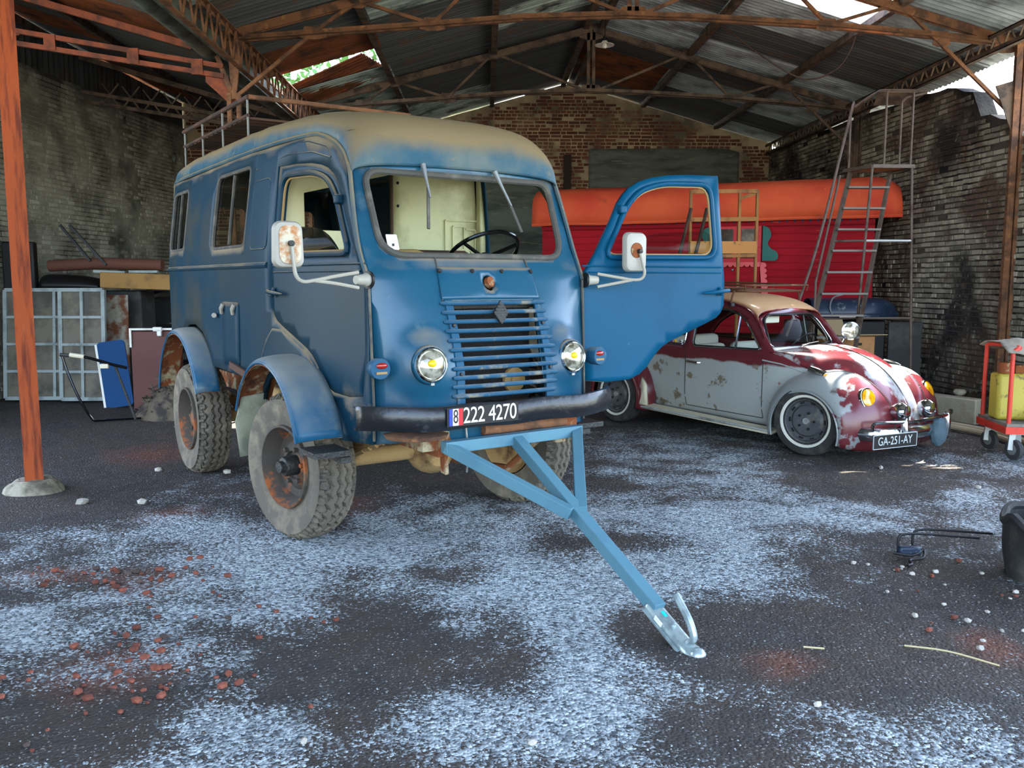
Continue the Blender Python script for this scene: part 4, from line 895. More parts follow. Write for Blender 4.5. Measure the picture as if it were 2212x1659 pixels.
# running gear
for u in (0, -2.18):
    b = MB(); b.tube([(u, -.66, .425), (u, .66, .425)], .055, 12); b.build('axle_tube', 'mud', van)
    b = MB(); b.lathe([(.0, -.14), (.09, -.12), (.15, -.05), (.155, .0), (.15, .05), (.09, .12), (0, .14)], (u, .10, .42), (1, 0, 0), 20); b.build('differential', 'mud', van)
for s in (-.38, .38):
    b = MB(); b.box((-.95, s, .66), (3.95, .07, .13)); b.build('chassis_rail', 'rust', van, smooth=False)
    for u in (0, -2.18):
        for k in range(4):
            b = MB(); L = .5-.09*k; b.tube([(u-L, s+s/abs(s)*.09, .57-.03*k+.03), (u, s+s/abs(s)*.09, .525-.03*k+.0), (u+L, s+s/abs(s)*.09, .57-.03*k+.03)], .018, 4); b.build('leaf_spring', 'mud', van)
b = MB(); b.box((.99, 0, .68), (.06, 1.0, .10)); b.build('front_crossmember', 'rust', van, smooth=False)
b = MB(); b.tube([(1.055, -.16, .725), (1.055, .38, .725)], .035, 12); b.build('winch_roller', 'truss_rust', van)
b = MB(); b.tube([(1.0, .30, .66), (.75, .2, .42), (.3, .1, .40)], .02, 8); b.build('track_rod', 'rust', van)
b = MB(); b.bar((1.02, -.38, .68), (1.0, -.36, .50), .05, .02, (0, 1, 0)); b.build('tow_eye', 'rust', van, smooth=False)
b = MB(); b.lathe([(.16, 0), (.17, .02), (.12, .03)], (.95, -.50, .70), (0, 0, 1), 24); b.build('spring_plate', 'truss_rust', van)
b = MB(); b.tube(catmull([(1.05, -.26, .74), (1.055, -.25, .6), (1.04, -.25, .50)], 5), .006, 6); b.build('rope_end', 'silver_paint', van)
for u, wd in ((-1.2, 1.1), (-.8, 1.1), (-1.6, 1.1)):
    b = MB(); b.box((u, 0, .72), (.08, wd, .10)); b.build('chassis_crossmember', 'mud', van, smooth=False)
b = MB(); b.box((-1.1, -.45, .62), (.5, .3, .3)); b.build('battery_box', 'mud', van, bevel=.03)
# ------------------------------------------------------------------ the small rounded car
mar = srgb(98, 34, 40); gry = srgb(164, 168, 164)
mat('car_maroon', mar, 0.22, layers=[(srgb(80, 26, 32), 2, 0.45, 0.65), (srgb(140, 110, 108), 7, 0.64, 0.74)], coat=0.5)
mat('car_side', mar, 0.35, layers=[(gry, 3.0, -1.0, -0.9, 5, (2, 0.775, 0.755), 0.10), (srgb(118, 108, 88), 5.5, 0.60, 0.64, 5, (2, 0.79, 0.74), 0.08), (srgb(120, 66, 44), 9, 0.70, 0.74)], coat=0.15)
mat('car_fender', srgb(98, 34, 40), 0.3, layers=[(srgb(140, 144, 142), 2.6, 0.30, 0.34, 5, (0, 1.56, 1.53), 1.0), (srgb(92, 84, 76), 6, 0.64, 0.7)], coat=0.25)
mat('car_hood', srgb(100, 36, 42), 0.2, layers=[(srgb(160, 158, 156), 2.2, 0.47, 0.52), (srgb(96, 88, 88), 5, 0.6, 0.7)], coat=0.5)
mat('car_roof', srgb(112, 46, 40), 0.3, layers=[(srgb(170, 128, 88), 2.2, 0.42, 0.6)], dust=(srgb(184, 146, 104), 0.25, 0.9, 2, 0.95), coat=0.3)
mat('primer', srgb(160, 164, 160), 0.5, layers=[(srgb(112, 112, 108), 5, 0.52, 0.66)])
mat('cream_paint', srgb(208, 198, 170), 0.5); mat('seat_white', srgb(214, 208, 196), 0.6); mat('lens_amber_deep', srgb(226, 160, 10), 0.08, coat=1.0, layers=[(srgb(180, 104, 4), 9, 0.45, 0.6)])
mat('tyre_black', srgb(46, 45, 44), 0.85, layers=[(srgb(74, 70, 64), 8, 0.5, 0.66)]); mat('whitewall', srgb(208, 204, 190), 0.6); mat('disc_dark', srgb(70, 72, 74), 0.5, 0.0, layers=[(srgb(100, 98, 92), 9, 0.5, 0.65)])
mat('wire_rust', srgb(92, 58, 36), 0.7, 0.3); mat('sticker_yellow', srgb(226, 176, 40), 0.5); mat('sticker_red', srgb(186, 34, 34), 0.5); mat('sticker_purple', srgb(120, 50, 120), 0.5)
mat('plate_black', srgb(14, 15, 17), 0.4); mat('plate_letters', srgb(190, 198, 200), 0.4, 0.4)
car = empty('car', (2.66, 8.78, 0), -54.5); car.scale = (0.97, 0.97, 0.97)
tag(car, 'small lowered rounded car, maroon with bare grey primer sides and a roof rack', 'car')
low = lambda v: Vector((v.x, v.y, v.z - 0.067 - 0.028*v.x))
PY = [(-1.85, .20), (-1.7, .34), (-1.5, .44), (-1.25, .53), (-.95, .585), (-.4, .61), (.3, .61), (.75, .595), (.95, .57), (1.2, .50), (1.5, .385), (1.72, .27)]
def CY_(x, z):
    y = interp(x, PY)
    if z > .90: y -= .135*((z-.90)/.50)**1.25
    if z < .45: y -= .06*((.45-z)/.2)
    return y
CO = [(-1.42,.30),(-.9,.27),(.9,.27),(1.32,.30),(1.48,.58),(1.4,.70),(1.2,.80),(1.0,.88),(.86,.94),(.74,.985),(.66,1.07),(.555,1.20),(.45,1.30),(.33,1.365),(.18,1.40),(0,1.41),(-.3,1.395),(-.6,1.33),(-.9,1.21),(-1.15,1.05),(-1.35,.86),(-1.48,.66),(-1.5,.45)]
DW = roundpoly([(.60,.985),(-.235,.955),(-.245,1.30),(-.05,1.345),(.14,1.345),(.33,1.29)], [.05,.05,.05,.08,.08,.12], 4)
QW = roundpoly([(-.34,.955),(-.34,1.30),(-.58,1.262),(-.83,1.14),(-.97,.985),(-.90,.955)], [.05,.05,.1,.1,.1,.06], 4)
cpos = lambda sg, off=0.0: (lambda x, z: low(Vector((x, sg*(CY_(x, z)+off), z))))
for sg in (-1, 1):
    b = MB(); b.panel(CO, [DW, QW], cpos(sg), 0.07); b.build('body_side', 'car_side', car, ang=60, thick=.015, off=0)
    for W, nm_ in ((DW, 'door_window'), (QW, 'quarter_window')):
        b = MB(); b.tube([cpos(sg, .006)(*p) for p in W], .009, 6, True); f_ = b.build('window_trim', 'chrome', car)
        b = MB(); b.tube([cpos(sg, .001)(*p) for p in [(lerp(p[0], sum(q[0] for q in W)/len(W), .025), lerp(p[1], 1.14, .04)) for p in W]], .009, 6, True); b.build('window_seal', 'black', car)
        b = MB(); b.panel(W, [], cpos(sg, -.004), .3); b.build(nm_, 'glass', car)
    b = MB(); b.bar(cpos(sg, 0)(.30, .98), cpos(sg, 0)(.29, 1.30), .016, .016); b.build('quarterlight_bar', 'chrome', car, smooth=False)
    for xs in ([(-.315, .34), (-.315, .92)], [(.63, .34), (.635, .9)], [(-.315, .34), (.63, .34)]):
        b = MB(); b.tube([cpos(sg, .006)(lerp(xs[0][0], xs[1][0], k/8), lerp(xs[0][1], xs[1][1], k/8)) for k in range(9)], .005, 5); b.build('door_seam', 'cast_dark', car)
    b = MB(); b.tube([cpos(sg, .012)(x, z) for x, z in ((.63, .895), (.84, .875), (1.05, .82), (1.28, .74))], .007, 6); b.build('side_moulding', 'primer', car)
    b = MB(); b.tube([cpos(sg, .01)(-.28, .80), cpos(sg, .035)(-.27, .80), cpos(sg, .035)(-.13, .795), cpos(sg, .012)(-.12, .795)], .011, 8); b.build('door_handle', 'chrome', car)
    b = MB(); b.tube([cpos(sg, .012)(x, z) for x, z in ((.62, 1.10), (.52, 1.235), (.42, 1.325), (.31, 1.375), (.16, 1.41), (0, 1.42), (-.3, 1.405), (-.6, 1.34), (-.9, 1.22), (-1.15, 1.06))], .010, 6); b.build('drip_rail', 'car_maroon', car)
    b = MB(); b.prism([low(Vector((x, sg*y, z))) for x, y, z in ((-.86, .60, .295), (.84, .60, .275), (.84, .735, .255), (-.86, .735, .27))], (0, 0, -.03)); rb = b.build('running_board', 'cream_paint', car, bevel=.01)
    b = MB(); b.tube([low(Vector((x, sg*.74, .262))) for x in (-.86, 0, .84)], .012, 6); b.build('board_trim', 'primer', rb)
# roof and tail
G = [(.50,1.255),(.45,1.305),(.33,1.37),(.18,1.405),(0,1.415),(-.3,1.40),(-.6,1.335),(-.9,1.215),(-1.15,1.055),(-1.35,.865),(-1.48,.66),(-1.5,.45),(-1.5,.32)]
K = [(.475,1.355),(.42,1.395),(.30,1.44),(.12,1.477),(-.1,1.49),(-.38,1.475),(-.72,1.405),(-1.05,1.28),(-1.33,1.11),(-1.56,.88),(-1.72,.66),(-1.79,.46),(-1.76,.32)]
G = [tuple(p)[:2] for p in catmull([(a, q, 0) for a, q in G], 3)]; K = [tuple(p)[:2] for p in catmull([(a, q, 0) for a, q in K], 3)]
def croof(k, t, lift=0):
    n = len(G)-1; f = k*n; i = min(int(f), n-1); a = f-i
    g = (lerp(G[i][0], G[i+1][0], a), lerp(G[i][1], G[i+1][1], a)); c = (lerp(K[i][0], K[i+1][0], a), lerp(K[i][1], K[i+1][1], a))
    th = math.pi*t; co, si = math.cos(th), math.sin(th); e = .72
    return low(Vector((lerp(g[0], c[0], si**.6), CY_(g[0], g[1])*math.copysign(abs(co)**e, co), lerp(g[1], c[1], si**e) + lift)))
b = MB(); b.grid(lambda a, t: croof(a*.48, t), 24, 32); b.build('roof', 'car_roof', car, ang=70, thick=.01)
b = MB(); b.grid(lambda a, t: croof(.48+a*.52, t), 24, 32); b.build('tail_panel', 'car_maroon', car, ang=70, thick=.01)
# windscreen
def wsp(y, t, off=0.0):
    yb = lerp(.585, .475, t)*y; return low(Vector((lerp(.725, .475, t) - .12*abs(y)**2.2*lerp(1, .45, t) + .035*math.sin(t*math.pi) + off, yb, lerp(.985, 1.365, t) - .10*abs(y)**3*t)))
wo = [(-1, 0), (-.5, 0), (0, 0), (.5, 0), (1, 0), (1, .5), (1, 1), (.5, 1), (0, 1), (-.5, 1), (-1, 1), (-1, .5)]
WH = roundpoly([(-.9, .06), (.9, .06), (.88, .92), (-.88, .92)], .18, 6)
b = MB(); b.panel(wo, [WH], lambda y, t: wsp(y, t), .12); b.build('windscreen_frame', 'car_maroon', car, ang=60, thick=.015)
b = MB(); b.panel(WH, [], lambda y, t: wsp(y, t, -.004), .2); b.build('windscreen', 'glass', car)
b = MB(); b.tube([wsp(p[0], p[1], .006) for p in WH], .013, 6, True); b.build('windscreen_seal', 'black', car)
b = MB(); b.tube([wsp(p[0]*.985, lerp(p[1], .5, .015), .014) for p in WH], .005, 6, True); b.build('windscreen_trim', 'chrome', car)
for y0 in (-.35, .25):
    b = MB(); b.tube([wsp(y0, -.02, .03), wsp(y0+.12, .08, .03), wsp(y0+.32, .14, .028)], .006, 6); wi = b.build('wiper', 'cast_dark', car)
    b = MB(); b.bar(wsp(y0+.12, .10, .02), wsp(y0+.62, .16, .018), .01, .008); b.build('wiper_blade', 'black', wi, smooth=False)
# bonnet
HE = [(.70,.97),(.86,.935),(1.02,.87),(1.2,.795),(1.4,.69),(1.58,.56),(1.70,.43),(1.73,.34)]
HT = [(.735,1.0),(.86,1.025),(1.05,1.01),(1.25,.965),(1.46,.87),(1.63,.72),(1.74,.54),(1.76,.40)]
HE = [tuple(p)[:2] for p in catmull([(a, q, 0) for a, q in HE], 4)]; HT = [tuple(p)[:2] for p in catmull([(a, q, 0) for a, q in HT], 4)]
def bonnet(k, t, lift=0):
    n = len(HE)-1; f = k*n; i = min(int(f), n-1); a = f-i
    g = (lerp(HE[i][0], HE[i+1][0], a), lerp(HE[i][1], HE[i+1][1], a)); c = (lerp(HT[i][0], HT[i+1][0], a), lerp(HT[i][1], HT[i+1][1], a))
    th = math.pi*t; co, si = math.cos(th), math.sin(th); e = .82
    rg = .008*math.exp(-(co/.05)**2)
    return low(Vector((lerp(g[0], c[0], si), (CY_(g[0], .8)-.005)*math.copysign(abs(co)**e, co), lerp(g[1], c[1], si**e) + lift + rg)))
b = MB(); b.grid(lambda a, t: bonnet(a, t), 30, 36); b.build('bonnet', 'car_hood', car, ang=70, thick=.01)
b = MB(); b.tube([bonnet(a/20*.93, .5, .006) for a in range(2, 21)], .006, 6); b.build('bonnet_trim', 'chrome', car)
for tt in (.10, .90):
    b = MB(); b.tube([bonnet(a/20, tt, .003) for a in range(0, 20)], .005, 5); b.build('bonnet_seam', 'cast_dark', car)
b = MB(); b.tube([bonnet(.93, .5, .0), bonnet(.94, .5, .03), bonnet(.985, .5, .03), bonnet(.995, .5, .0)], .012, 8); b.build('bonnet_handle', 'chrome', car)
# fenders
def cfender(cx_, sg, a0, a1, rin, yin, yo, rl, mt):
    def f(a, t):
        th = R(lerp(a0, a1, a)); q = lerp(-.95, math.pi/2, t)
        r_ = rin(a) - (rin(a)-rl)*(1-math.cos(q)); y = yin(a) + (yo-yin(a))*math.sin(q)*(1 if q > 0 else .35)
        return low(Vector((cx_ + r_*math.cos(th), sg*y, .335 + r_*math.sin(th))))
    b = MB(); b.grid(f, 36, 18); o = b.build('fender', mt, car, ang=75, thick=.008)
    b = MB(); b.tube([f(a/36, 1) for a in range(37)], .009, 6); b.build('fender_lip', mt, o)
    b = MB(); b.tube([f(a/36, 0.377) for a in range(37)], .009, 6); b.build('fender_bead', 'cast_dark', o); return o
for sg in (-1, 1):
    cfender(1.2, sg, -14, 196, lambda a: interp(a, [(0, .55), (.2, .60), (.35, .575), (.5, .51), (.75, .47), (1, .44)]), lambda a: interp(a, [(0, .22), (.2, .30), (.4, .42), (.6, .55), (1, .60)]), .765, .345, 'car_fender')
    cfender(-1.2, sg, -16, 200, lambda a: interp(a, [(0, .44), (.3, .47), (.5, .50), (.75, .55), (1, .56)]), lambda a: interp(a, [(0, .60), (.4, .56), (.7, .42), (1, .3)]), .765, .345, 'car_maroon')
    b = MB(); b.panel([(-.82,.28),(-.70,.29),(-.74,.50),(-.80,.58)], [], lambda x, z, sg=sg: low(Vector((x-.02, sg*(.745-.10*max(0, z-.3)), z))), .05); b.build('stone_guard', 'cream_paint', car, thick=.03)
    # headlamps and indicators
    c_ = low(Vector((1.645, sg*.50, .645))); ax = (.93, sg*.10, .36)
    b = MB(); b.lathe([(.105, -.05), (.108, 0), (.102, .022), (.090, .026)], c_, ax, 32, cap=False); b.build('headlamp_ring', 'chrome', car, thick=.004)
    b = MB(); b.lathe([(.092, .02), (.075, .035), (.045, .044), (0, .048)], c_, ax, 32); b.build('headlamp_lens', 'lens_amber_deep', car)
    c2 = low(Vector((1.30, sg*.615, .83)))
    b = MB(); b.lathe([(.045, -.16), (.05, -.10), (.046, -.02), (.036, .012), (0, .016)], c2, (1, sg*.1, -.35), 14); b.xf(lambda v: Vector((v.x, v.y, c2.z + (v.z-c2.z)*.75))); ind = b.build('indicator', 'chrome', car)
    b = MB(); b.ball(c2 + Vector((.005, 0, -.01)), (.028, .036, .026)); b.build('indicator_lens', 'amber_lens', ind)
# wing mirror lamp on the far side
b = MB(); c_ = low(Vector((.70, .72, 1.13))); b.lathe([(.0, -.09), (.06, -.06), (.092, 0), (.094, .02), (.08, .024)], c_, (.8, -.6, 0), 24); sp = b.build('spot_lamp', 'chrome', car)
b = MB(); b.lathe([(.08, .02), (.05, .034), (0, .04)], c_, (.8, -.6, 0), 24); b.build('spot_lens', 'lens_clear', sp)
b = MB(); b.tube([c_ + Vector((-.02, 0, 0)), c_ + Vector((-.05, -.08, -.14)), low(Vector((.66, .60, .98)))], .010, 8); b.build('lamp_stalk', 'chrome', sp)
# bumper, overriders, tubes, plate
bl = [(1.62, -.66), (1.80, -.60), (1.875, -.42), (1.905, -.15), (1.905, .15), (1.875, .42), (1.80, .60), (1.62, .66)]
bl = catmull([(x, y, 0) for x, y in bl], 5)
bprf = [(-.012, -.055), (.006, -.05), (.022, -.02), (.024, .012), (.008, .045), (-.012, .055)]
b = MB(); n_ = len(bl)-1
def bumpf(a, t):
    i = int(round(a*n_)); p = bl[i]; q = bl[min(i+1, n_)] - bl[max(i-1, 0)]; nn = Vector((q.y, -q.x, 0)).normalized(); pr = bprf[int(round(t*5))]
    return low(Vector((p.x, p.y, .37)) + nn*pr[0] + Vector((0, 0, pr[1])))
b.grid(bumpf, n_, 5); bu = b.build('front_bumper', 'chrome', car, thick=.006, off=0)
for y in (-.36, .36):
    b = MB(); b.grid(lambda a, t, y=y: low(Vector((1.905 + .045*math.sin(math.pi*t)*(1-.3*(2*a-1)**2), y + .038*math.cos(math.pi*t)*(1-.15*abs(2*a-1)**3), .27+.24*a))), 10, 12); b.build('overrider', 'chrome', bu, thick=.006)
b = MB(); b.tube(catmull([low(Vector(p)) for p in ((1.78, -.62, .40), (1.80, -.64, .47), (1.86, -.56, .485), (1.925, -.36, .48), (1.945, 0, .478), (1.925, .36, .48), (1.86, .56, .485), (1.80, .64, .47), (1.78, .62, .40))], 5), .014, 8); b.build('bumper_tube', 'chrome', bu)
b = MB(); b.lathe([(0, .05), (.06, .04), (.08, .01), (.085, -.02), (.06, -.08), (0, -.10)], low(Vector((1.84, .18, .54))), (1, 0, 0), 24); b.build('fog_lamp', 'chrome', car)
b = MB(); b.lathe([(0, .05), (.06, .04), (.08, .01), (.085, -.02), (.06, -.08), (0, -.10)], low(Vector((1.84, -.26, .545))), (1, 0, 0), 24); b.build('fog_lamp', 'chrome', car)
pm = frame_mtx(low(Vector((1.925, -.52, .34))), (.22, 1, 0), (0, 0, 1), (1, -.22, 0))
b = MB(); b.box((0, 0, 0), (.50, .115, .008)); b.xf(lambda v: pm @ v); pl = b.build('number_plate', 'plate_black', car, smooth=False)
b = MB()
for p, q in (((-.25, -.058), (.25, -.058)), ((.25, -.058), (.25, .058)), ((.25, .058), (-.25, .058)), ((-.25, .058), (-.25, -.058))): b.bar((p[0], p[1], .004), (q[0], q[1], .004), .005, .008)
b.xf(lambda v: pm @ v); b.build('plate_border', 'plate_letters', pl, smooth=False)
text('plate_text', 'GA-251-AY', .10, 'plate_letters', pl, pm @ Matrix.Translation((0, 0, .005)), .001, xs=.82)
mat('blue_grey_rag', srgb(66, 84, 92), 0.9, bump=0.5)
b = MB(); b.ball(low(Vector((1.93, .20, .34))), (.06, .10, .13), 14, 10); b.xf(lambda v: v + Vector((.02*noise.noise(v*14), .02*noise.noise(v*14+Vector((5, 0, 0))), 0))); b.build('horn_grille', 'blue_grey_rag', bu)
# wheels
b = MB(); b.lathe([(.20, -.085), (.245, -.092), (.30, -.08), (.315, -.055), (.318, 0), (.315, .055), (.30, .08), (.245, .092), (.20, .085)], (0, 0, 0), (0, 1, 0), 48, cap=False); ctm = b.mesh('wheel', 'tyre_black')
for (x, y, st) in ((1.2, -.665, 9), (1.2, .665, 9), (-1.2, -.665, 0), (-1.2, .665, 0)):
    o = bpy.data.objects.new('wheel', ctm); COL.objects.link(o); o.parent = car; o.location = (x, y, .315); o.rotation_euler = (0, 0, R(st)); sg = -1 if y < 0 else 1
    b = MB(); b.lathe([(.234, .088), (.236, .097), (.216, .095), (.212, .088)], (0, 0, 0), (0, sg, 0), 40, cap=False); b.build('whitewall_ring', 'whitewall', o)
    b = MB(); b.lathe([(.196, .086), (.186, .082), (.176, .05), (.15, .045), (.13, .066), (.08, .07), (.05, .06), (0, .06)], (0, 0, 0), (0, sg, 0), 40); dsc = b.build('wheel_disc', 'disc_dark', o)
    b = MB(); b.lathe([(.030, .06), (.028, .085), (0, .092)], (0, 0, 0), (0, sg, 0), 16); b.build('hub_cap', 'primer', dsc)
    for k in range(5):
        a = R(72*k); b = MB(); b.lathe([(.012, .06), (.012, .078), (0, .08)], (.075*math.cos(a), 0, .075*math.sin(a)), (0, sg, 0), 6); b.build('wheel_bolt', 'black', dsc, smooth=False)
    for k in range(10):
        a = R(36*k); p = Vector((.163*math.cos(a), sg*.051, .163*math.sin(a))); tg = Vector((-math.sin(a), 0, math.cos(a))); b = MB(); b.bar(p-tg*.02, p+tg*.02, .012, .012, (0, 1, 0)); b.build('vent_slot', 'black', dsc, smooth=False)
b = MB(); b.box((0, 0, .24), (3.2, 1.0, .06)); b.build('floor_pan', 'black', car, smooth=False)
for x in (1.2, -1.2):
    b = MB(); b.tube([(x, -.6, .3), (x, .6, .3)], .035, 8); b.build('axle', 'black', car)
    for sg in (-1, 1):
        b = MB(); b.grid(lambda a, t, x=x, sg=sg: low(Vector((x + .40*math.cos(R(-20+220*a)), sg*lerp(.50, .62, t), .33+.40*math.sin(R(-20+220*a))))), 16, 2); b.panel([(x+.40*math.cos(R(-20+220*k/16)), .33+.40*math.sin(R(-20+220*k/16))) for k in range(17)], [], lambda u, z, sg=sg: low(Vector((u, sg*.50, z))), .3); b.build('inner_arch', 'black', car)
# seats, wheel, dash
for y in (-.3, .3):
    b = MB(); b.box(low(Vector((0, y, .50))), (.5, .46, .16)); b.build('seat_cushion', 'car_maroon', car, bevel=.04)
    b = MB(); b.box(low(Vector((-.24, y, .74))), (.12, .44, .46), Matrix.Rotation(R(-12), 3, 'Y')); b.build('seat_back', 'seat_white', car, bevel=.05)
b = MB(); b.box(low(Vector((-.86, 0, .80))), (.14, 1.0, .40)); b.build('rear_seat', 'seat_white', car, bevel=.05)
b = MB(); b.box(low(Vector((.66, 0, .90))), (.12, 1.06, .22)); b.build('dashboard', 'seat_white', car, bevel=.03)
cc = low(Vector((.42, .29, .95))); ax = Vector((-.8, 0, .6)).normalized(); e1 = Vector((0, 1, 0)); e2 = ax.cross(e1)
b = MB(); b.tube([cc + (e1*math.cos(a*math.pi/14) + e2*math.sin(a*math.pi/14))*.19 for a in range(28)], .011, 6, True); b.build('steering_wheel', 'black', car)
b = MB(); b.box(low(Vector((.42, -.2, 1.26))), (.02, .22, .08)); b.build('sun_visor', 'seat_white', car, bevel=.01)
# stickers in the quarter window
for i, (x, z, r_, mt) in enumerate(((-.40, .985, .030, 'seat_white'), (-.48, .985, .018, 'sticker_yellow'), (-.53, .985, .020, 'sticker_purple'), (-.58, .985, .020, 'sticker_red'), (-.63, .985, .020, 'seat_white'), (-.47, 1.06, .034, 'sticker_yellow'), (-.58, 1.06, .03, 'sticker_red'))):
    b = MB(); b.panel([(x+r_*math.cos(a*math.pi/6), z+r_*math.sin(a*math.pi/6)) for a in range(12)], [], cpos(-1, .004), 9); b.build('window_sticker', mt, car, thick=.001)
b = MB(); b.panel([(-.40+.009*math.cos(a*math.pi/5), .985+.009*math.sin(a*math.pi/5)) for a in range(10)], [], cpos(-1, .006), 9); b.build('sticker_hole', 'black', car, thick=.001)
# roof rack
rl_ = lambda x, y, z: low(Vector((x, y, z)))
b = MB(); lp = roundpoly([(.30, -.50), (.30, .50), (-.92, .48), (-.92, -.48)], .12, 5); b.tube([rl_(p[0], p[1], 1.525) for p in lp], .011, 6, True); rr_ = b.build('roof_rack', 'wire_rust', car)
b = MB(); lp = roundpoly([(.36, -.53), (.36, .53), (-.98, .51), (-.98, -.51)], .12, 5); b.tube([rl_(p[0], p[1], 1.585) for p in lp], .010, 6, True); b.build('rack_rail', 'wire_rust', rr_)
for i in range(11):
    y = -.45+.09*i; b = MB(); b.tube([rl_(.30, y, 1.525), rl_(-.92, y, 1.525)], .006, 6); b.build('rack_wire', 'wire_rust', rr_)
for x in (.2, -.32, -.82):
    b = MB(); b.tube(catmull([rl_(x, -.56, 1.40), rl_(x, -.53, 1.50), rl_(x, -.46, 1.525), rl_(x, 0, 1.54), rl_(x, .46, 1.525), rl_(x, .53, 1.50), rl_(x, .56, 1.40)], 5), .010, 6); b.build('rack_hoop', 'wire_rust', rr_)
    for y in (-.56, .56):
        b = MB(); b.lathe([(.0, .02), (.026, .01), (.03, -.02)], rl_(x, y*.97, 1.40), (0, 0, 1), 10); b.build('rack_foot', 'black', rr_)
for x in (.33, -.1, -.55, -.95):
    for y in (-.51, .51):
        b = MB(); b.tube([rl_(x*.97, y*.98, 1.525), rl_(x, y, 1.585)], .006, 5); b.build('rack_stay', 'wire_rust', rr_)
# ------------------------------------------------------------------ red wagon at the back
mat('wag_red', srgb(158, 18, 30), 0.7, spec=0.15, rvar=0.12, layers=[(srgb(128, 14, 28), 2.0, 0.45, 0.65), (srgb(216, 120, 116), 14, 0.70, 0.76)], stretch=(0.25, 1, 2.0))
mat('wag_trim', srgb(196, 34, 44), 0.5); mat('wag_pink', srgb(226, 92, 92), 0.5, layers=[(srgb(200, 70, 72), 4, 0.5, 0.7)])
mat('wag_green', srgb(12, 92, 82), 0.5); mat('wag_leaf_green', srgb(70, 132, 80), 0.6, layers=[(srgb(50, 92, 60), 8, 0.5, 0.62)]); mat('wag_blue', srgb(34, 48, 84), 0.6)
mat('tarp', srgb(218, 92, 54), 0.75, spec=0.2, layers=[(srgb(196, 66, 46), 0.9, 0.45, 0.65), (srgb(120, 60, 40), 2.5, 0.64, 0.76), (srgb(232, 136, 96), 10, 0.70, 0.76)], stretch=(1, 1, 1), bump=0.2, bscale=6)
mat('pane_brown', srgb(58, 44, 34), 0.15, layers=[(srgb(96, 72, 50), 12, 0.5, 0.62)], coat=0.0)
wag = empty('wagon', (5.13-4.6*.928, 11.6+4.6*.373, 0), math.degrees(math.atan2(-.373, .928)))
tag(wag, 'red boarded caravan wagon with an orange tarpaulin roof at the back of the shed', 'wagon')
L, D = 4.6, 1.55; zb = .78; zt = 2.34
b = MB(); b.box((L/2, D/2+.01, (zb+zt)/2), (L-.04, D-.06, zt-zb)); b.build('body', 'wag_red', wag, smooth=False)
bm_ = MB(); bm_.box((0, 0, 0), (L, .02, .094)); pm_ = bm_.mesh('plank', 'wag_red', smooth=False); n_ = 16
for i in range(n_):
    o = bpy.data.objects.new('plank', pm_); COL.objects.link(o); o.parent = wag; o.location = (L/2, .0, zb+.05+.0975*i); o.rotation_euler = (R(2.5), 0, 0)
be = MB(); be.box((0, 0, 0), (.02, D, .094)); pe = be.mesh('plank', 'wag_red', smooth=False)
for i in range(n_):
    o = bpy.data.objects.new('plank', pe); COL.objects.link(o); o.parent = wag; o.location = (L, D/2, zb+.05+.0975*i); o.rotation_euler = (0, R(2.5), 0)
b = MB(); b.box((L/2, -.02, 2.315), (L, .03, .07)); b.build('frieze', 'wag_blue', wag, smooth=False)
def scallop(P, dirv, n, r_, mt, nm_):
    b = MB()
    for i in range(n):
        c = Vector(P[0])*(1-(i+.5)/n) + Vector(P[1])*((i+.5)/n); h = (Vector(P[1])-Vector(P[0])).length/n/2; t = (Vector(P[1])-Vector(P[0])).normalized(); d = Vector(dirv)
        b.prism([c-t*h-d*r_, c+t*h-d*r_, c+t*h, c+t*h*.7+d*h*.7, c+d*h, c-t*h*.7+d*h*.7, c-t*h], (0, -.012, 0))
    return b.build(nm_, mt, wag, smooth=False)
scallop(((0, -.03, 2.285), (L, -.03, 2.285)), (0, 0, 1), 46, .03, 'wag_red', 'scallop_trim')
def tarpf(a, t):
    x = lerp(-.12, L+.33, a); e = max(0, (x-L+.05)/.38); th = math.pi*t; co, si = math.cos(th), math.sin(th)
    y = D/2 - (D/2+.13)*math.copysign(abs(co)**.6, co); z = 2.33 + (.56*(1-.22*e**2.2))*si**.55
    z += .012*noise.noise(Vector((x*1.5, t*9, 0))) ; yy = y + .012*noise.noise(Vector((x*2.2, t*6, 3)))
    return Vector((x - .05*e*si, yy, z + .012*(x/L)))
b = MB(); b.grid(tarpf, 44, 34); ro = b.build('tarpaulin_roof', 'tarp', wag, ang=80, thick=.012)
b = MB(); b.add([tarpf(1, t/34) for t in range(35)], [tuple(range(35))]); b.build('roof_end', 'tarp', ro, smooth=False)
b = MB(); b.tube([tarpf(a/44, 0) for a in range(45)], .022, 6); b.build('roof_hem', 'tarp', ro)
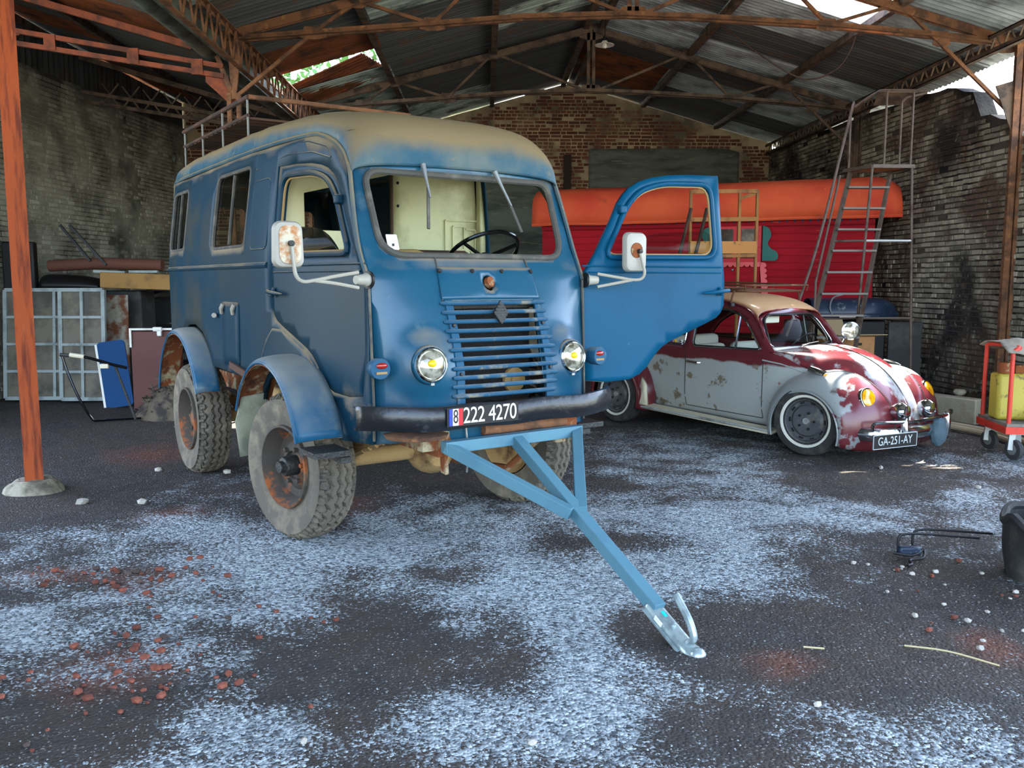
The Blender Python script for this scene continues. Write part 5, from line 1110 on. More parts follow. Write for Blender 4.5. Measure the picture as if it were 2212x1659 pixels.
# window, shutters and pink trims
for x0, x1 in ((2.50, 2.84), (2.86, 3.17)):
    b = MB(); b.box(((x0+x1)/2, -.03, 2.01), (x1-x0, .02, .50)); wf = b.build('window_leaf', 'wag_trim', wag, smooth=False)
    for z0, z1 in ((1.82, 1.96), (2.02, 2.22)):
        b = MB(); b.box(((x0+x1)/2, -.045, (z0+z1)/2), (x1-x0-.09, .006, z1-z0)); b.build('pane', 'pane_brown', wf, smooth=False)
    b = MB(); b.box(((x0+x1)/2, -.05, 1.99), (x1-x0-.04, .02, .05)); b.build('glazing_bar', 'wag_trim', wf, smooth=False)
sh = catmull([(3.19, 2.26, 0), (3.27, 2.22, 0), (3.30, 2.12, 0), (3.26, 2.02, 0), (3.30, 1.95, 0), (3.38, 1.90, 0), (3.40, 1.82, 0), (3.36, 1.78, 0)], 5)
for mir in (False, True):
    P = [(p.x, p.y) for p in sh] + [(3.19, 1.78)]
    if mir: P = [(5.67-x, z) for x, z in P][::-1]
    b = MB(); b.prism([(x, -.03, z) for x, z in P], (0, -.02, 0)); b.build('scroll_shutter', 'wag_green', wag, smooth=False)
scallop(((2.50, -.03, 1.735), (3.18, -.03, 1.735)), (0, 0, -1), 9, .03, 'wag_pink', 'scallop_trim')
scallop(((3.21, -.03, 1.76), (3.27, -.03, 1.10)), (1, 0, 0), 9, .05, 'wag_pink', 'scallop_trim')
b = MB(); b.box((2.85, -.03, 1.40), (.62, .015, .58)); b.build('lower_panel', 'wag_red', wag, smooth=False)
b = MB(); b.box((2.575, -.05, 1.40), (.115, .04, .68)); b.build('green_post', 'wag_leaf_green', wag, smooth=False)
b = MB(); b.ball((2.80, -.045, 1.66), .018, 8, 6); b.build('stud', 'silver_paint', wag)
b = MB(); b.box((L/2, D/2, .70), (L, .5, .14)); b.build('chassis', 'timber_dark', wag, smooth=False)
b = MB(); b.lathe([(.36, -.04), (.37, 0), (.36, .04), (.30, .04), (.30, -.04), (.36, -.04)], (0, 0, 0), (0, 1, 0), 28, cap=False); wm_ = b.mesh('wagon_wheel', 'timber_dark')
for x in (.7, 3.9):
    for y in (.15, D-.15):
        o = bpy.data.objects.new('wagon_wheel', wm_); COL.objects.link(o); o.parent = wag; o.location = (x, y, .37)
        b = MB()
        for k in range(8): b.bar((0, 0, 0), (.32*math.cos(R(45*k)), 0, .32*math.sin(R(45*k))), .035, .035)
        b.lathe([(.07, -.07), (.07, .07)], (0, 0, 0), (0, 1, 0), 14); b.build('spokes', 'timber_dark', o, smooth=False)
    b = MB(); b.tube([(x, .1, .37), (x, D-.1, .37)], .03, 8); b.bar((x, .4, .37), (x, .4, .68), .05, .05); b.bar((x, D-.4, .37), (x, D-.4, .68), .05, .05); b.build('axle', 'timber_dark', wag)
# ------------------------------------------------------------------ brown frame with a board, before the wagon
mat('ochre_wood', srgb(156, 104, 54), 0.75, layers=[(srgb(100, 62, 34), 5, 0.5, 0.66)], stretch=(1, 1, 0.4)); mat('ochre_board', srgb(186, 124, 60), 0.7, layers=[(srgb(88, 54, 30), 12, 0.62, 0.68)])
fr = empty('frame_stand', (2.96, 11.0, 0)); tag(fr, 'brown slotted frame stand holding an ochre board in front of the red wagon', 'stand')
xl, xm, xr = -.41, .20, .42
for x in (xl, xm, xr):
    b = MB(); b.bar((x, 0, -.02), (x, 0, 2.62), .05, .03); b.build('upright', 'ochre_wood', fr, smooth=False)
for z in (2.60, 2.26):
    b = MB(); b.bar((xl, -.02, z), (xr, -.02, z+.01), .03, .05); b.build('rail', 'ochre_wood', fr, smooth=False)
b = MB(); b.bar((xm, .01, 2.52), (xr, .01, 2.59), .02, .04); b.build('brace', 'ochre_wood', fr, smooth=False)
b = MB(); b.box((0, -.04, 1.92), (.83, .03, .15)); b.build('ochre_board', 'ochre_board', fr, smooth=False)
b = MB(); b.bar((xl, -.03, 1.81), (xr, -.03, 1.82), .03, .04); b.build('rail', 'ochre_wood', fr, smooth=False)
for x in (xl, xl+.2):
    b = MB(); b.bar((x, -.02, 2.40), (x-.62, -.30, -.02), .03, .03); b.build('stay', 'timber_dark', fr, smooth=False)
# ------------------------------------------------------------------ tall platform steps
mat('steel_dull', srgb(96, 80, 70), 0.6, 0.2, layers=[(srgb(70, 52, 42), 8, 0.5, 0.66)]); mat('steel_sunlit', srgb(206, 202, 192), 0.35, 0.5); mat('tread', srgb(120, 112, 104), 0.7, 0.0); mat('ply', srgb(172, 112, 62), 0.7)
st = empty('platform_steps', (4.5, 10.1, 0)); tag(st, 'tall rusty steel platform steps with handrails beside the red wagon', 'step ladder')
q = lambda x, y, z: Vector((x-4.5, y-10.1, z))
for p0, p1 in ((q(4.82, 10.0, 2.8), q(4.95, 10.0, -.01)), (q(4.37, 10.0, 2.8), q(4.22, 10.0, -.01))):
    b = MB(); b.tube([p0, p1], .016, 8); b.build('leg', 'steel_dull', st)
for p0, p1 in ((q(4.27, 10.35, 2.78), q(3.39, 9.62, -.01)), (q(4.74, 10.35, 2.78), q(3.98, 9.62, -.01))):
    b = MB(); b.bar(p0, p1, .03, .06); b.build('stringer', 'steel_dull', st, smooth=False)
for i in range(11):
    t = (i+.8)/11.4; a = q(4.27, 10.35, 2.78).lerp(q(3.39, 9.62, -.01), t); c = q(4.74, 10.35, 2.78).lerp(q(3.98, 9.62, -.01), t)
    b = MB(); b.bar(a, c, .12, .022); b.build('tread', 'tread', st, smooth=False)
cs = [q(4.37, 10.0, 2.79), q(4.84, 10.0, 2.79), q(4.78, 10.42, 2.79), q(4.22, 10.42, 2.79)]
for i in range(4):
    b = MB(); b.bar(cs[i], cs[(i+1) % 4], .04, .04); b.build('platform_frame', 'steel_dull', st, smooth=False)
b = MB(); b.prism([c + Vector((0, 0, -.01)) for c in cs], (0, 0, .02)); b.build('platform_board', 'ply', st, smooth=False)
hp = catmull([q(3.30, 9.55, .9), q(3.72, 9.85, 1.9), q(4.22, 10.3, 3.42), q(4.28, 10.33, 3.50), q(4.46, 10.2, 3.63), q(4.56, 10.15, 3.65), q(4.96, 10.02, 3.62)], 5)
b = MB(); b.tube(hp, .016, 8); b.build('handrail', 'steel_dull', st)
for x, y, zt_ in ((4.24, 10.35, 3.42), (4.52, 10.05, 3.62), (4.68, 10.02, 3.5), (4.80, 10.0, 3.6)):
    b = MB(); b.tube([q(x, y, 2.79), q(x, y, zt_)], .013, 8); b.build('rail_post', 'steel_dull', st)
b = MB(); b.tube([q(4.68, 10.02, 3.5), q(4.74, 10.02, 3.55), q(4.96, 10.02, 3.60)], .013, 8); b.build('rail_end', 'steel_dull', st)
b = MB(); b.prism([q(4.45, 10.1, 3.62), q(4.96, 10.02, 3.60), q(4.9, 10.3, 3.52), q(4.5, 10.35, 3.52)], (0, 0, .01)); b.build('top_plate', 'truss_dark', st, smooth=False)
for z in (1.96, 1.08):
    b = MB(); b.tube([q(4.37-.0535*(2.8-z), 10.0, z), q(4.82+.046*(2.8-z), 10.0, z)], .014, 8); b.build('cross_bar', 'steel_sunlit' if z > 1.5 else 'steel_dull', st)  # upper bar's pale steel has sunlight painted into its colour
    k = (2.78-z)/2.79; b = MB(); b.tube([q(4.37-.0535*(2.8-z), 10.0, z), q(lerp(4.27, 3.39, k), lerp(10.35, 9.62, k), z)], .012, 8); b.build('side_bar', 'steel_dull', st)
b = MB(); b.tube([q(3.66, 9.72, .02), q(3.70, 9.80, 1.5), q(4.05, 10.12, 2.7)], .013, 8); b.build('stay', 'steel_dull', st)
# ------------------------------------------------------------------ things under and behind the steps
mat('navy_plastic', srgb(30, 44, 62), 0.35, layers=[(srgb(120, 132, 130), 9, 0.60, 0.7)]); mat('crate_dark', srgb(54, 54, 54), 0.8, layers=[(srgb(74, 72, 68), 4, 0.5, 0.65)])
mat('card', srgb(178, 128, 80), 0.8, layers=[(srgb(150, 104, 62), 3, 0.5, 0.66)]); mat('card_pale', srgb(160, 140, 104), 0.8)
ky = empty('small_boat', (4.60, 10.95, 1.02), -4); tag(ky, 'dark blue upturned plastic boat hull lying on the crates behind the steps', 'boat')
def hull(a, t):
    x = lerp(-.55, .55, a); w = .24*(1-abs(max(0, (x-.15)/.42))**2.2); w = max(w, .01); th = math.pi*t
    return Vector((x, w*math.cos(th), .02 + (.25 if x < .3 else .25*(1-((x-.3)/.3)**2*.6))*math.sin(th)**.7))
b = MB(); b.grid(hull, 24, 14); b.build('hull', 'navy_plastic', ky, thick=.01)
b = MB(); b.tube([(-.55, -.25, .05), (.1, -.26, .05), (.45, -.14, .06), (.56, 0, .07)], .035, 8); b.build('gunwale', 'navy_plastic', ky)
b = MB(); b.tube(catmull([(-.30, -.26, .04), (-.34, -.24, .16), (-.28, -.16, .28), (-.14, -.1, .32)], 5), .010, 6); b.build('cord', 'silver_paint', ky)
b = MB(); b.tube([(-.24, -.28, .05), (-.05, -.28, .05)], .032, 10); b.build('roll', 'white', ky)
cr = MB(); cr.box((4.42, 11.05, .51), (1.08, .6, 1.02)); tag(cr.build('black_crate', 'black', bevel=.02), 'large black crate under the blue boat hull', 'crate')
cr = MB(); cr.box((5.2, 10.75, .50), (.42, .05, 1.0)); cr.box((5.2, 10.79, .5), (.36, .05, .8)); tag(cr.build('grey_cupboard', 'crate_dark', bevel=.01), 'dark grey cupboard standing by the brick wall behind the steps', 'cupboard')
bx = empty('cardboard_box', (4.30, 10.36, 0), 4); tag(bx, 'open brown cardboard box with a hand hole and folded-out flaps behind the car', 'box')
b = MB(); b.box((0, 0, .43), (.52, .4, .86)); b.build('carton', 'card', bx, bevel=.006)
b = MB(); b.prism([(-.26, -.2, .86), (.26, -.2, .86), (.36, -.3, .88), (-.24, -.3, .88)], (0, 0, .01)); b.build('flap', 'card_pale', bx, smooth=False)
b = MB(); b.box((.05, -.203, .77), (.10, .004, .03)); b.build('hand_hole', 'black', bx, smooth=False)
b = MB(); b.prism([(-.26, .2, .86), (.1, .2, .86), (.06, .24, 1.06), (-.24, .24, 1.06)], (0, .008, 0)); b.build('flap', 'card_pale', bx, smooth=False)
# ------------------------------------------------------------------ stones, kerb and hoses by the right wall
mat('kerb_stone', srgb(166, 156, 134), 0.9, layers=[(srgb(150, 138, 116), 5, 0.5, 0.66)], bump=0.5, bscale=18); mat('pale_hose', srgb(178, 164, 136), 0.7); mat('pebble', srgb(186, 180, 168), 0.9, rvar=0.2); mat('soil_bank', srgb(72, 60, 46), 0.95, layers=[(srgb(46, 40, 34), 6, 0.45, 0.6)], bump=0.8, bscale=14)
bk = MB(); bk.grid(lambda a, t: Vector((lerp(5.22, 5.86, t) + .08*noise.noise(Vector((a*9, t*3, 0))), lerp(8.6, 10.45, a), -.03 + .28*(t**1.2)*(1-.5*abs(2*a-1)**3) + .05*noise.noise(Vector((a*30, t*8, 1))))), 50, 12)
o = bk.build('soil_bank', 'soil_bank'); tag(o, 'low bank of dark soil along the foot of the right brick wall', 'soil'); o['kind'] = 'stuff'
for i, (x, y, l, rz, lb) in enumerate(((4.95, 9.3, .62, -62, 'pale stone kerb block nearest the red trolley'), (4.72, 9.95, .66, -66, 'pale stone kerb block in the middle of the row'), (4.98, 10.36, .56, -70, 'pale stone kerb block at the car end of the row'))):
    b = MB(); b.box((0, 0, .13), (l, .16, .27)); o = b.build('kerb_block', 'kerb_stone', bevel=.015); o.location = (x + .12, y, 0); o.rotation_euler = (0, 0, R(rz)); tag(o, lb, 'stone')
b = MB(); b.tube(catmull([(4.35, 9.4, .03), (4.7, 9.0, .035), (4.95, 8.5, .03), (5.0, 8.0, .03), (4.9, 7.6, .03)], 6), .03, 8); tag(b.build('pale_pipe', 'pale_hose'), 'pale pipe lying along the dirt floor by the kerb, outer one', 'pipe')
b = MB(); b.tube(catmull([(4.25, 9.3, .03), (4.58, 8.95, .035), (4.82, 8.5, .03), (4.88, 8.0, .03), (4.78, 7.6, .03)], 6), .026, 8); tag(b.build('pale_pipe', 'pale_hose'), 'pale pipe lying along the dirt floor by the kerb, inner thinner one', 'pipe')
b = MB(); b.box((4.73, 9.35, .12), (.17, .2, .24)); tag(b.build('grey_can', 'crate_dark', bevel=.04), 'small grey metal can beside the kerb blocks', 'can')
b = MB(); b.ball((5.52, 10.0, .22), (.075, .06, .045), 12, 8); b.xf(lambda v: v + Vector((0, 0, .02*noise.noise(v*9)))); tag(b.build('pale_stone', 'kerb_stone'), 'lone pale stone on the soil bank by the wall', 'stone')
# ------------------------------------------------------------------ red trolley on the right
mat('trolley_red', srgb(206, 56, 38), 0.4, layers=[(srgb(150, 34, 28), 4, 0.55, 0.7)]); mat('trolley_deck', srgb(118, 112, 102), 0.8, layers=[(srgb(80, 74, 66), 5, 0.45, 0.65)]); mat('sack', srgb(138, 130, 114), 0.9, layers=[(srgb(100, 94, 82), 4, 0.5, 0.66)], bump=0.4, bscale=25)
mat('yellow_can', srgb(176, 158, 60), 0.5, layers=[(srgb(96, 80, 40), 9, 0.58, 0.66)]); mat('blue_pot', srgb(40, 130, 170), 0.35)
tr = empty('trolley', (4.34, 7.1, 0), -8); tag(tr, 'red platform trolley with a tubular push handle and grey castors', 'trolley')
b = MB(); b.box((.50, .32, .262), (1.0, .60, .06)); b.build('frame', 'trolley_red', tr, smooth=False)
b = MB(); b.box((.50, .32, .305), (.98, .58, .025)); b.build('deck', 'trolley_deck', tr, smooth=False)
b = MB(); b.tube(catmull([(.035, .06, .28), (.035, .06, .86), (.045, .07, .92), (.10, .12, .955), (.035, .52, .955), (.03, .56, .90), (.03, .57, .28)], 5), .018, 10); b.build('push_handle', 'trolley_red', tr)
for x in (.10, .90):
    for y in (.08, .56):
        b = MB(); b.lathe([(.05, -.022), (.085, -.02), (.09, 0), (.085, .02), (.05, .022)], (x, y, .092), (.9, .35, 0), 22); cw_ = b.build('castor', 'crate_dark', tr)
        b = MB(); b.lathe([(.045, -.026), (.045, .026)], (x, y, .092), (.9, .35, 0), 16); b.build('castor_hub', 'silver_paint', cw_)
        b = MB(); b.bar((x+.035, y+.012, .09), (x+.02, y, .235), .02, .05); b.bar((x-.035, y-.012, .09), (x-.02, y, .235), .02, .05); b.box((x, y, .232), (.10, .10, .012)); b.build('castor_fork', 'silver_paint', cw_, smooth=False)
yc = empty('yellow_canister', (4.53, 7.42, .318), -8); tag(yc, 'scuffed yellow canister standing on the red trolley', 'canister')
b = MB(); b.box((0, 0, .20), (.26, .20, .40)); b.build('can_body', 'yellow_can', yc, bevel=.03)
b = MB(); b.lathe([(.03, 0), (.03, .03), (0, .03)], (.06, 0, .40), (0, 0, 1), 12); b.build('can_cap', 'black', yc)
b = MB(); b.lathe([(.0, .0), (.06, 0), (.072, .03), (.074, .10), (.068, .10), (.066, .03), (0, .012)], (4.66, 7.14, .318), (0, 0, 1), 22); tag(b.build('blue_pot', 'blue_pot'), 'small bright blue pot on the trolley deck', 'pot')
b = MB(); b.lathe([(.05, 0), (.052, .09), (.046, .095), (0, .095)], (4.46, 7.38, .718), (0, 0, 1), 16); tag(b.build('rusty_tin', 'rust'), 'rusty tin standing on the yellow canister, nearest the trolley handle', 'tin')
b = MB(); b.box((4.585, 7.40, .752), (.10, .10, .07)); tag(b.build('rusty_box', 'rust', bevel=.01), 'small rusty box on the yellow canister beside the tin', 'box')
def sackf(a, t):
    x = lerp(-.02, .62, a); y = lerp(.05, .60, t); z = .985 + .03*math.sin(a*5)*math.sin(t*4) - .10*max(0, t-.75)*2 - (.16*max(0, .25-t)*4*(0.4+.6*a))
    return Vector((x, y - .12*max(0, .2-t), z - .5*max(0, a-.75)*(1-.3*t)))
b = MB(); b.grid(sackf, 22, 16); b.xf(lambda v: v + Vector((0, 0, .015*noise.noise(v*11)))); o = b.build('sack_cloth', 'sack', thick=.006); o.location = (4.34, 7.1, 0); o.rotation_euler = (0, 0, R(-8)); tag(o, 'grey sackcloth draped over the trolley handle', 'sack')
# ------------------------------------------------------------------ black bin with wire handles at the right edge
bn = empty('black_bag', (2.98, 4.26, 0), 20); tag(bn, 'black rubber bucket bag with folded rim lying on the gravel', 'bag')
def bagf(a, t):
    th = 2*math.pi*a; r_ = (.26 + .04*t)*(1+.05*math.sin(th*3+t*3)); return Vector((r_*math.cos(th)*1.1, r_*math.sin(th), .30*t + .02*math.sin(th*5)*t - .01))
b = MB(); b.grid(bagf, 36, 8); b.add([bagf(i/36, 0) for i in range(36)], [tuple(range(36))]); b.build('bag_body', 'tyre_black', bn, thick=.012)
b = MB(); b.tube([bagf(i/36, 1) + Vector((0, 0, .01*math.sin(i*1.3))) for i in range(36)], .022, 6, True); b.build('bag_rim', 'tyre_black', bn)
b = MB(); b.ball((0, 0, .26), (.24, .22, .12), 16, 8); b.xf(lambda v: v + Vector((0, 0, .04*noise.noise(v*8)))); b.build('bag_fill', 'crate_dark', bn)
wr = empty('wire_rack', (2.26, 4.62, 0)); tag(wr, 'bent black wire bracket lying beside the black bag on the gravel', 'wire')
for dy, x0 in ((0, 0), (.08, .12)):
    b = MB(); b.tube(catmull([(x0, dy, .02), (x0, dy, .10), (x0+.03, dy, .125), (x0+.15, dy, .125), (x0+.42, dy-.05, .115)], 5), .007, 6); b.build('wire_loop', 'black', wr)
b = MB(); b.tube(catmull([(-.04, -.03, .03), (.05, -.06, .025), (.13, -.02, .04), (.10, -.08, .015), (.02, -.10, .012), (.0, -.16, .01), (-.03, -.18, .008)], 5), .008, 6); b.build('wire_hook', 'black', wr)
b = MB(); b.box((.05, -.02, .04), (.12, .05, .05)); b.build('wire_block', 'navy_plastic', wr, bevel=.01)
# ------------------------------------------------------------------ tow bar
mat('tow_blue', srgb(84, 124, 138), 0.45, spec=0.3, layers=[(srgb(76, 114, 130), 5, 0.5, 0.7)]); mat('cyan_tag', srgb(0, 190, 190), 0.4)
tb = empty('tow_bar', (-0.443, 5.578, 0), -57.75); tag(tb, 'pale blue A-frame tow bar with a zinc coupling head resting on the gravel', 'tow bar')
A_, B_ = Vector((1.13, -.42, .665)), Vector((1.13, .415, .672)); Mm = (A_+B_)/2; J = Vector((1.70, -.035, .395)); E_ = Vector((2.29, -.045, .10))
b = MB(); b.bar(A_ + Vector((0, -.02, 0)), B_ + Vector((0, .02, 0)), .06, .06); b.build('cross_tube', 'tow_blue', tb, smooth=False, bevel=.004)
for p in (A_, B_):
    b = MB(); b.bar(p, J + Vector((0, -.03 if p is A_ else .03, 0)), .058, .058); b.build('diagonal_tube', 'tow_blue', tb, smooth=False, bevel=.004)
b = MB(); b.bar(Mm, E_, .06, .06); b.build('main_tube', 'tow_blue', tb, smooth=False, bevel=.004)
dd = (E_-Mm).normalized(); up_ = Vector((dd.z*-1*0+0, 0, 1)); sd = dd.cross(Vector((0, 0, 1))).normalized(); un = sd.cross(dd)
ch = []
b = MB()
def coup(a, t):
    s_ = lerp(-.05, .335, a); hw = .036 if s_ < .2 else .036 + .008*math.sin((s_-.2)/.135*math.pi); 
    if s_ > .27: hw *= math.sqrt(max(0.02, 1-((s_-.27)/.068)**2))
    hh = .034 if s_ < .22 else .040
    th = math.pi*t; y = hw*math.copysign(abs(math.cos(th))**.5, math.cos(th)); z = hh*math.sin(th)**.6 - .028
    return E_ + dd*s_ + sd*y + un*z
b.grid(coup, 30, 14); cp = b.build('coupling_head', 'galv', tb, thick=.005)
b = MB()
for sg in (-1, 1): b.bar(E_ + dd*-.05 + sd*sg*.042 - un*.026, E_ + dd*.25 + sd*sg*.045 - un*.026, .016, .008)
b.build('coupling_flange', 'galv', cp, smooth=False)
b = MB(); b.ball(E_ + dd*.265 + un*.004, (.036, .036, .030), 16, 10); b.build('coupling_dome', 'galv', cp)
b = MB(); b.tube(catmull([E_ + dd*.20 + un*.0 + sd*.0, E_ + dd*.21 + un*.05 - sd*.01, E_ + dd*.15 + un*.095 - sd*.015, E_ + dd*.06 + un*.135 - sd*.02, E_ + dd*.035 + un*.14 - sd*.02], 5), [.014]*14 + [.013]*7, 8) if False else b.tube(catmull([E_ + dd*.20, E_ + dd*.215 + un*.05, E_ + dd*.16 + un*.095, E_ + dd*.08 + un*.125, E_ + dd*.05 + un*.135], 5), .016, 8); b.build('coupling_lever', 'galv', cp)
b = MB(); b.box((0, 0, 0), (.03, .016, .003)); b.xf(lambda v: E_ + dd*(v.x+.035) + sd*v.y + un*(v.z+.009)); b.build('cyan_label', 'cyan_tag', cp, smooth=False)
b = MB(); b.box((0, 0, 0), (.05, .003, .022)); b.xf(lambda v: E_ + dd*(v.x+.05) - sd*(-.0) + sd*(v.y+.040) + un*(v.z-.008)); b.build('paper_label', 'white', cp, smooth=False)
for k in (-.02, .10):
    b = MB(); b.lathe([(.012, 0), (.012, .012), (0, .014)], E_ + dd*k + un*.006, un, 6); b.build('coupling_bolt', 'galv', cp, smooth=False)
# ------------------------------------------------------------------ clutter along the left wall
mat('frame_grey', srgb(150, 160, 158), 0.6, layers=[(srgb(112, 120, 118), 4, 0.5, 0.65)]); mat('pane_beige', srgb(112, 106, 92), 0.5, spec=0.2, layers=[(srgb(76, 72, 64), 2, 0.45, 0.6)])
mat('ply_rust', srgb(150, 146, 132), 0.8, layers=[(srgb(104, 60, 36), 2.6, 0.48, 0.56)]); mat('car_dark', srgb(36, 40, 42), 0.25, coat=0.5); mat('dark_glass', srgb(46, 50, 50), 0.1, coat=0.8)
mat('panel_blue', srgb(20, 66, 112), 0.6, spec=0.15); mat('board_red', srgb(84, 34, 26), 0.5); mat('tan_board', srgb(150, 112, 56), 0.7, layers=[(srgb(116, 84, 42), 3, 0.5, 0.65)]); mat('brown_roll', srgb(96, 58, 44), 0.8); mat('debris', srgb(96, 84, 70), 0.95, layers=[(srgb(56, 50, 46), 8, 0.45, 0.6)])
def lattice_frame(name, W, H, cols, rows, label, loc, rz, tilt, mt='frame_grey'):
    t = empty(name, loc, rz); t.rotation_euler = (R(-tilt), 0, R(rz)); tag(t, label, 'window frame')
    for i in range(cols+1):
        b = MB(); b.box((W*i/cols, 0, H/2), (.045 if i in (0, cols) else .035, .04, H)); b.build('stile', mt, t, smooth=False)
    for j in range(rows+1):
        b = MB(); b.box((W/2, -.004, H*j/rows), (W, .04, .045 if j in (0, rows) else .032)); b.build('rail', mt, t, smooth=False)
    for i in range(cols):
        for j in range(rows):
            b = MB(); b.box((W*(i+.5)/cols, .01, H*(j+.5)/rows), (W/cols-.03, .006, H/rows-.03)); b.build('pane', 'pane_beige', t, smooth=False)
lattice_frame('window_sash', 1.22, 1.36, 4, 4, 'grey many-paned window sash leaning in front of the clutter', (-6.02, 11.15, .04), 0, 6)
lattice_frame('window_sash', 0.52, 1.36, 2, 4, 'narrow grey paned window sash standing beside the wide one', (-5.28, 11.05, .04), 2, 5)
b = MB(); b.box((0, 0, .66), (.40, .03, 1.30)); o = b.build('stained_board', 'ply_rust'); o.location = (-4.78, 11.40, .02); o.rotation_euler = (R(-4), 0, R(3)); tag(o, 'pale board with a big rust stain leaning behind the window sashes', 'board')
# dark car behind
cr_ = empty('parked_car', (-4.28, 12.55, 0), 8); tag(cr_, 'dark hatchback seen from behind with a white wing and red tail lamp', 'car')
def tail(a, t):
    x = lerp(-.72, .72, t); z = interp(a, [(0, .35), (.25, .55), (.45, .85), (.75, 1.28), (1, 1.38)]); y = interp(a, [(0, .05), (.3, .0), (.45, .06), (.75, .30), (1, .62)])
    k = abs(2*t-1)**4; w = lerp(1, .82, max(0, (z-.85)/.5)); return Vector((x*w, y + .14*k, z - .05*k))
b = MB(); b.grid(tail, 20, 20); b.build('tail_body', 'car_dark', cr_, thick=.02)
for s in (-1, 1):
    b = MB(); b.grid(lambda a, t, s=s: Vector((s*lerp(1, .82, max(0, (lerp(.35, 1.36, t)-.85)/.5))*.72, lerp(.2, 2.2, a)+.45*max(0, t-.6), lerp(.35, 1.36, t))), 6, 10); b.build('side_panel', 'white' if s < 0 else 'car_dark', cr_, thick=.02)
    b = MB(); b.ball((s*.66, .06, .74), (.06, .05, .10), 12, 8); tl = b.build('tail_lamp', 'chrome', cr_)
    b = MB(); b.ball((s*.66, .02, .77), (.045, .03, .045), 12, 8); b.build('tail_lens', 'red_lens', tl)
    b = MB(); b.lathe([(.2, -.08), (.28, -.07), (.3, 0), (.28, .07), (.2, .08)], (s*.60, .75, .30), (1, 0, 0), 24); b.build('wheel', 'tyre_black', cr_)
b = MB(); b.grid(lambda a, t: tail(.47+.26*a, .10+.80*t) + Vector((0, -.025, .012)), 8, 10); b.build('rear_window', 'dark_glass', cr_, thick=.006)
b = MB(); b.box((0, 1.2, 1.37), (1.15, 1.3, .03)); b.box((0, 1.3, .4), (1.3, 2.0, .1)); b.build('top_panel', 'car_dark', cr_, bevel=.01)
b = MB(); b.box((0, -.03, .45), (1.35, .07, .12)); b.build('rear_bumper', 'cast_dark', cr_, bevel=.02)
# blue panel
pb = empty('blue_tabletop', (-4.40, 10.62, 0), 4); pb.rotation_euler = (R(-7), R(-8), R(4)); tag(pb, 'blue rounded tabletop with a white edge leaning on the clutter', 'tabletop')
b = MB(); b.prism([(x, 0, z) for x, z in rrect(-.16, .17, .0, .80, .05, 4)], (0, .02, 0)); b.build('board', 'panel_blue', pb)
b = MB(); b.bar((-.165, .01, .0), (-.165, .01, .78), .03, .026); b.build('white_edge', 'white', pb, smooth=False)
rb_ = empty('red_board_box', (-3.86, 10.35, .0), 5); tag(rb_, 'dark red boarded box with white edging behind the rear wheel', 'box')
b = MB(); b.box((0, .15, .46), (.50, .3, .92)); b.build('box_body', 'board_red', rb_, smooth=False)
b = MB(); b.bar((-.26, -.01, .95), (.26, -.01, .95), .02, .022); b.bar((-.25, -.01, .74), (-.25, -.01, .96), .03, .022); b.build('box_edging', 'white', rb_, smooth=False)
b = MB(); b.box((.06, -.03, .95), (.10, .05, .05)); b.box((.08, -.03, .91), (.05, .05, .08)); b.build('white_clip', 'white', rb_, bevel=.008)
# boards piled on top
o = MB().box((0, 0, 0), (1.15, .55, .20)).build('tan_board_stack', 'tan_board', bevel=.01); o.location = (-4.35, 11.75, 1.50); o.rotation_euler = (0, R(2), R(2)); tag(o, 'wide tan board lying across the pile above the dark car', 'board')
b = MB(); b.tube([(-5.65, 11.7, 1.70), (-5.0, 11.7, 1.735), (-4.2, 11.7, 1.71)], .075, 12); tag(b.build('brown_roll', 'brown_roll'), 'long brown rolled carpet on top of the pile', 'roll')
b = MB(); b.bar((-5.02, 11.55, 1.63), (-4.62, 11.55, 1.615), .05, .03); tag(b.build('grey_strip', 'frame_grey', smooth=False), 'short grey strip lying under the brown roll', 'strip')
b = MB(); b.bar((-4.56, 11.52, 1.625), (-4.20, 11.52, 1.625), .05, .03); tag(b.build('grey_strip', 'frame_grey', smooth=False), 'longer grey strip lying on the tan board', 'strip')
b = MB(); b.grid(lambda a, t: Vector((lerp(-5.70, -4.95, a), 11.75 + .26*math.cos(math.pi*t), 1.42 + .17*math.sin(math.pi*t)*(1-.5*a**3))), 16, 10); tag(b.build('black_sheet', 'black', thick=.01), 'crumpled black plastic sheet on the pile', 'sheet')
b = MB(); b.box((-5.15, 11.95, .68), (1.3, .5, 1.40)); tag(b.build('dark_cabinet', 'crate_dark', bevel=.02), 'dark cabinet carrying the pile along the left wall', 'cabinet')
b = MB(); b.box((-5.92, 11.50, 1.70), (.40, .12, .60)); b.box((-5.92, 11.52, .7), (.38, .2, 1.4)); tag(b.build('black_cabinet', 'black', bevel=.02), 'tall black cabinet behind the orange post', 'cabinet')
for x0, lb in ((-5.45, 'thin black bar of the leaning pair, the shorter one'), (-5.33, 'thin black bar of the leaning pair, the longer one')):
    k = 0.0 if x0 < -5.4 else 0.08
    b = MB(); b.bar((x0, 11.62, 2.22), (x0+.36+k, 11.62, 1.76-k*.6), .03, .03); tag(b.build('black_bar', 'black', smooth=False), lb, 'bar')
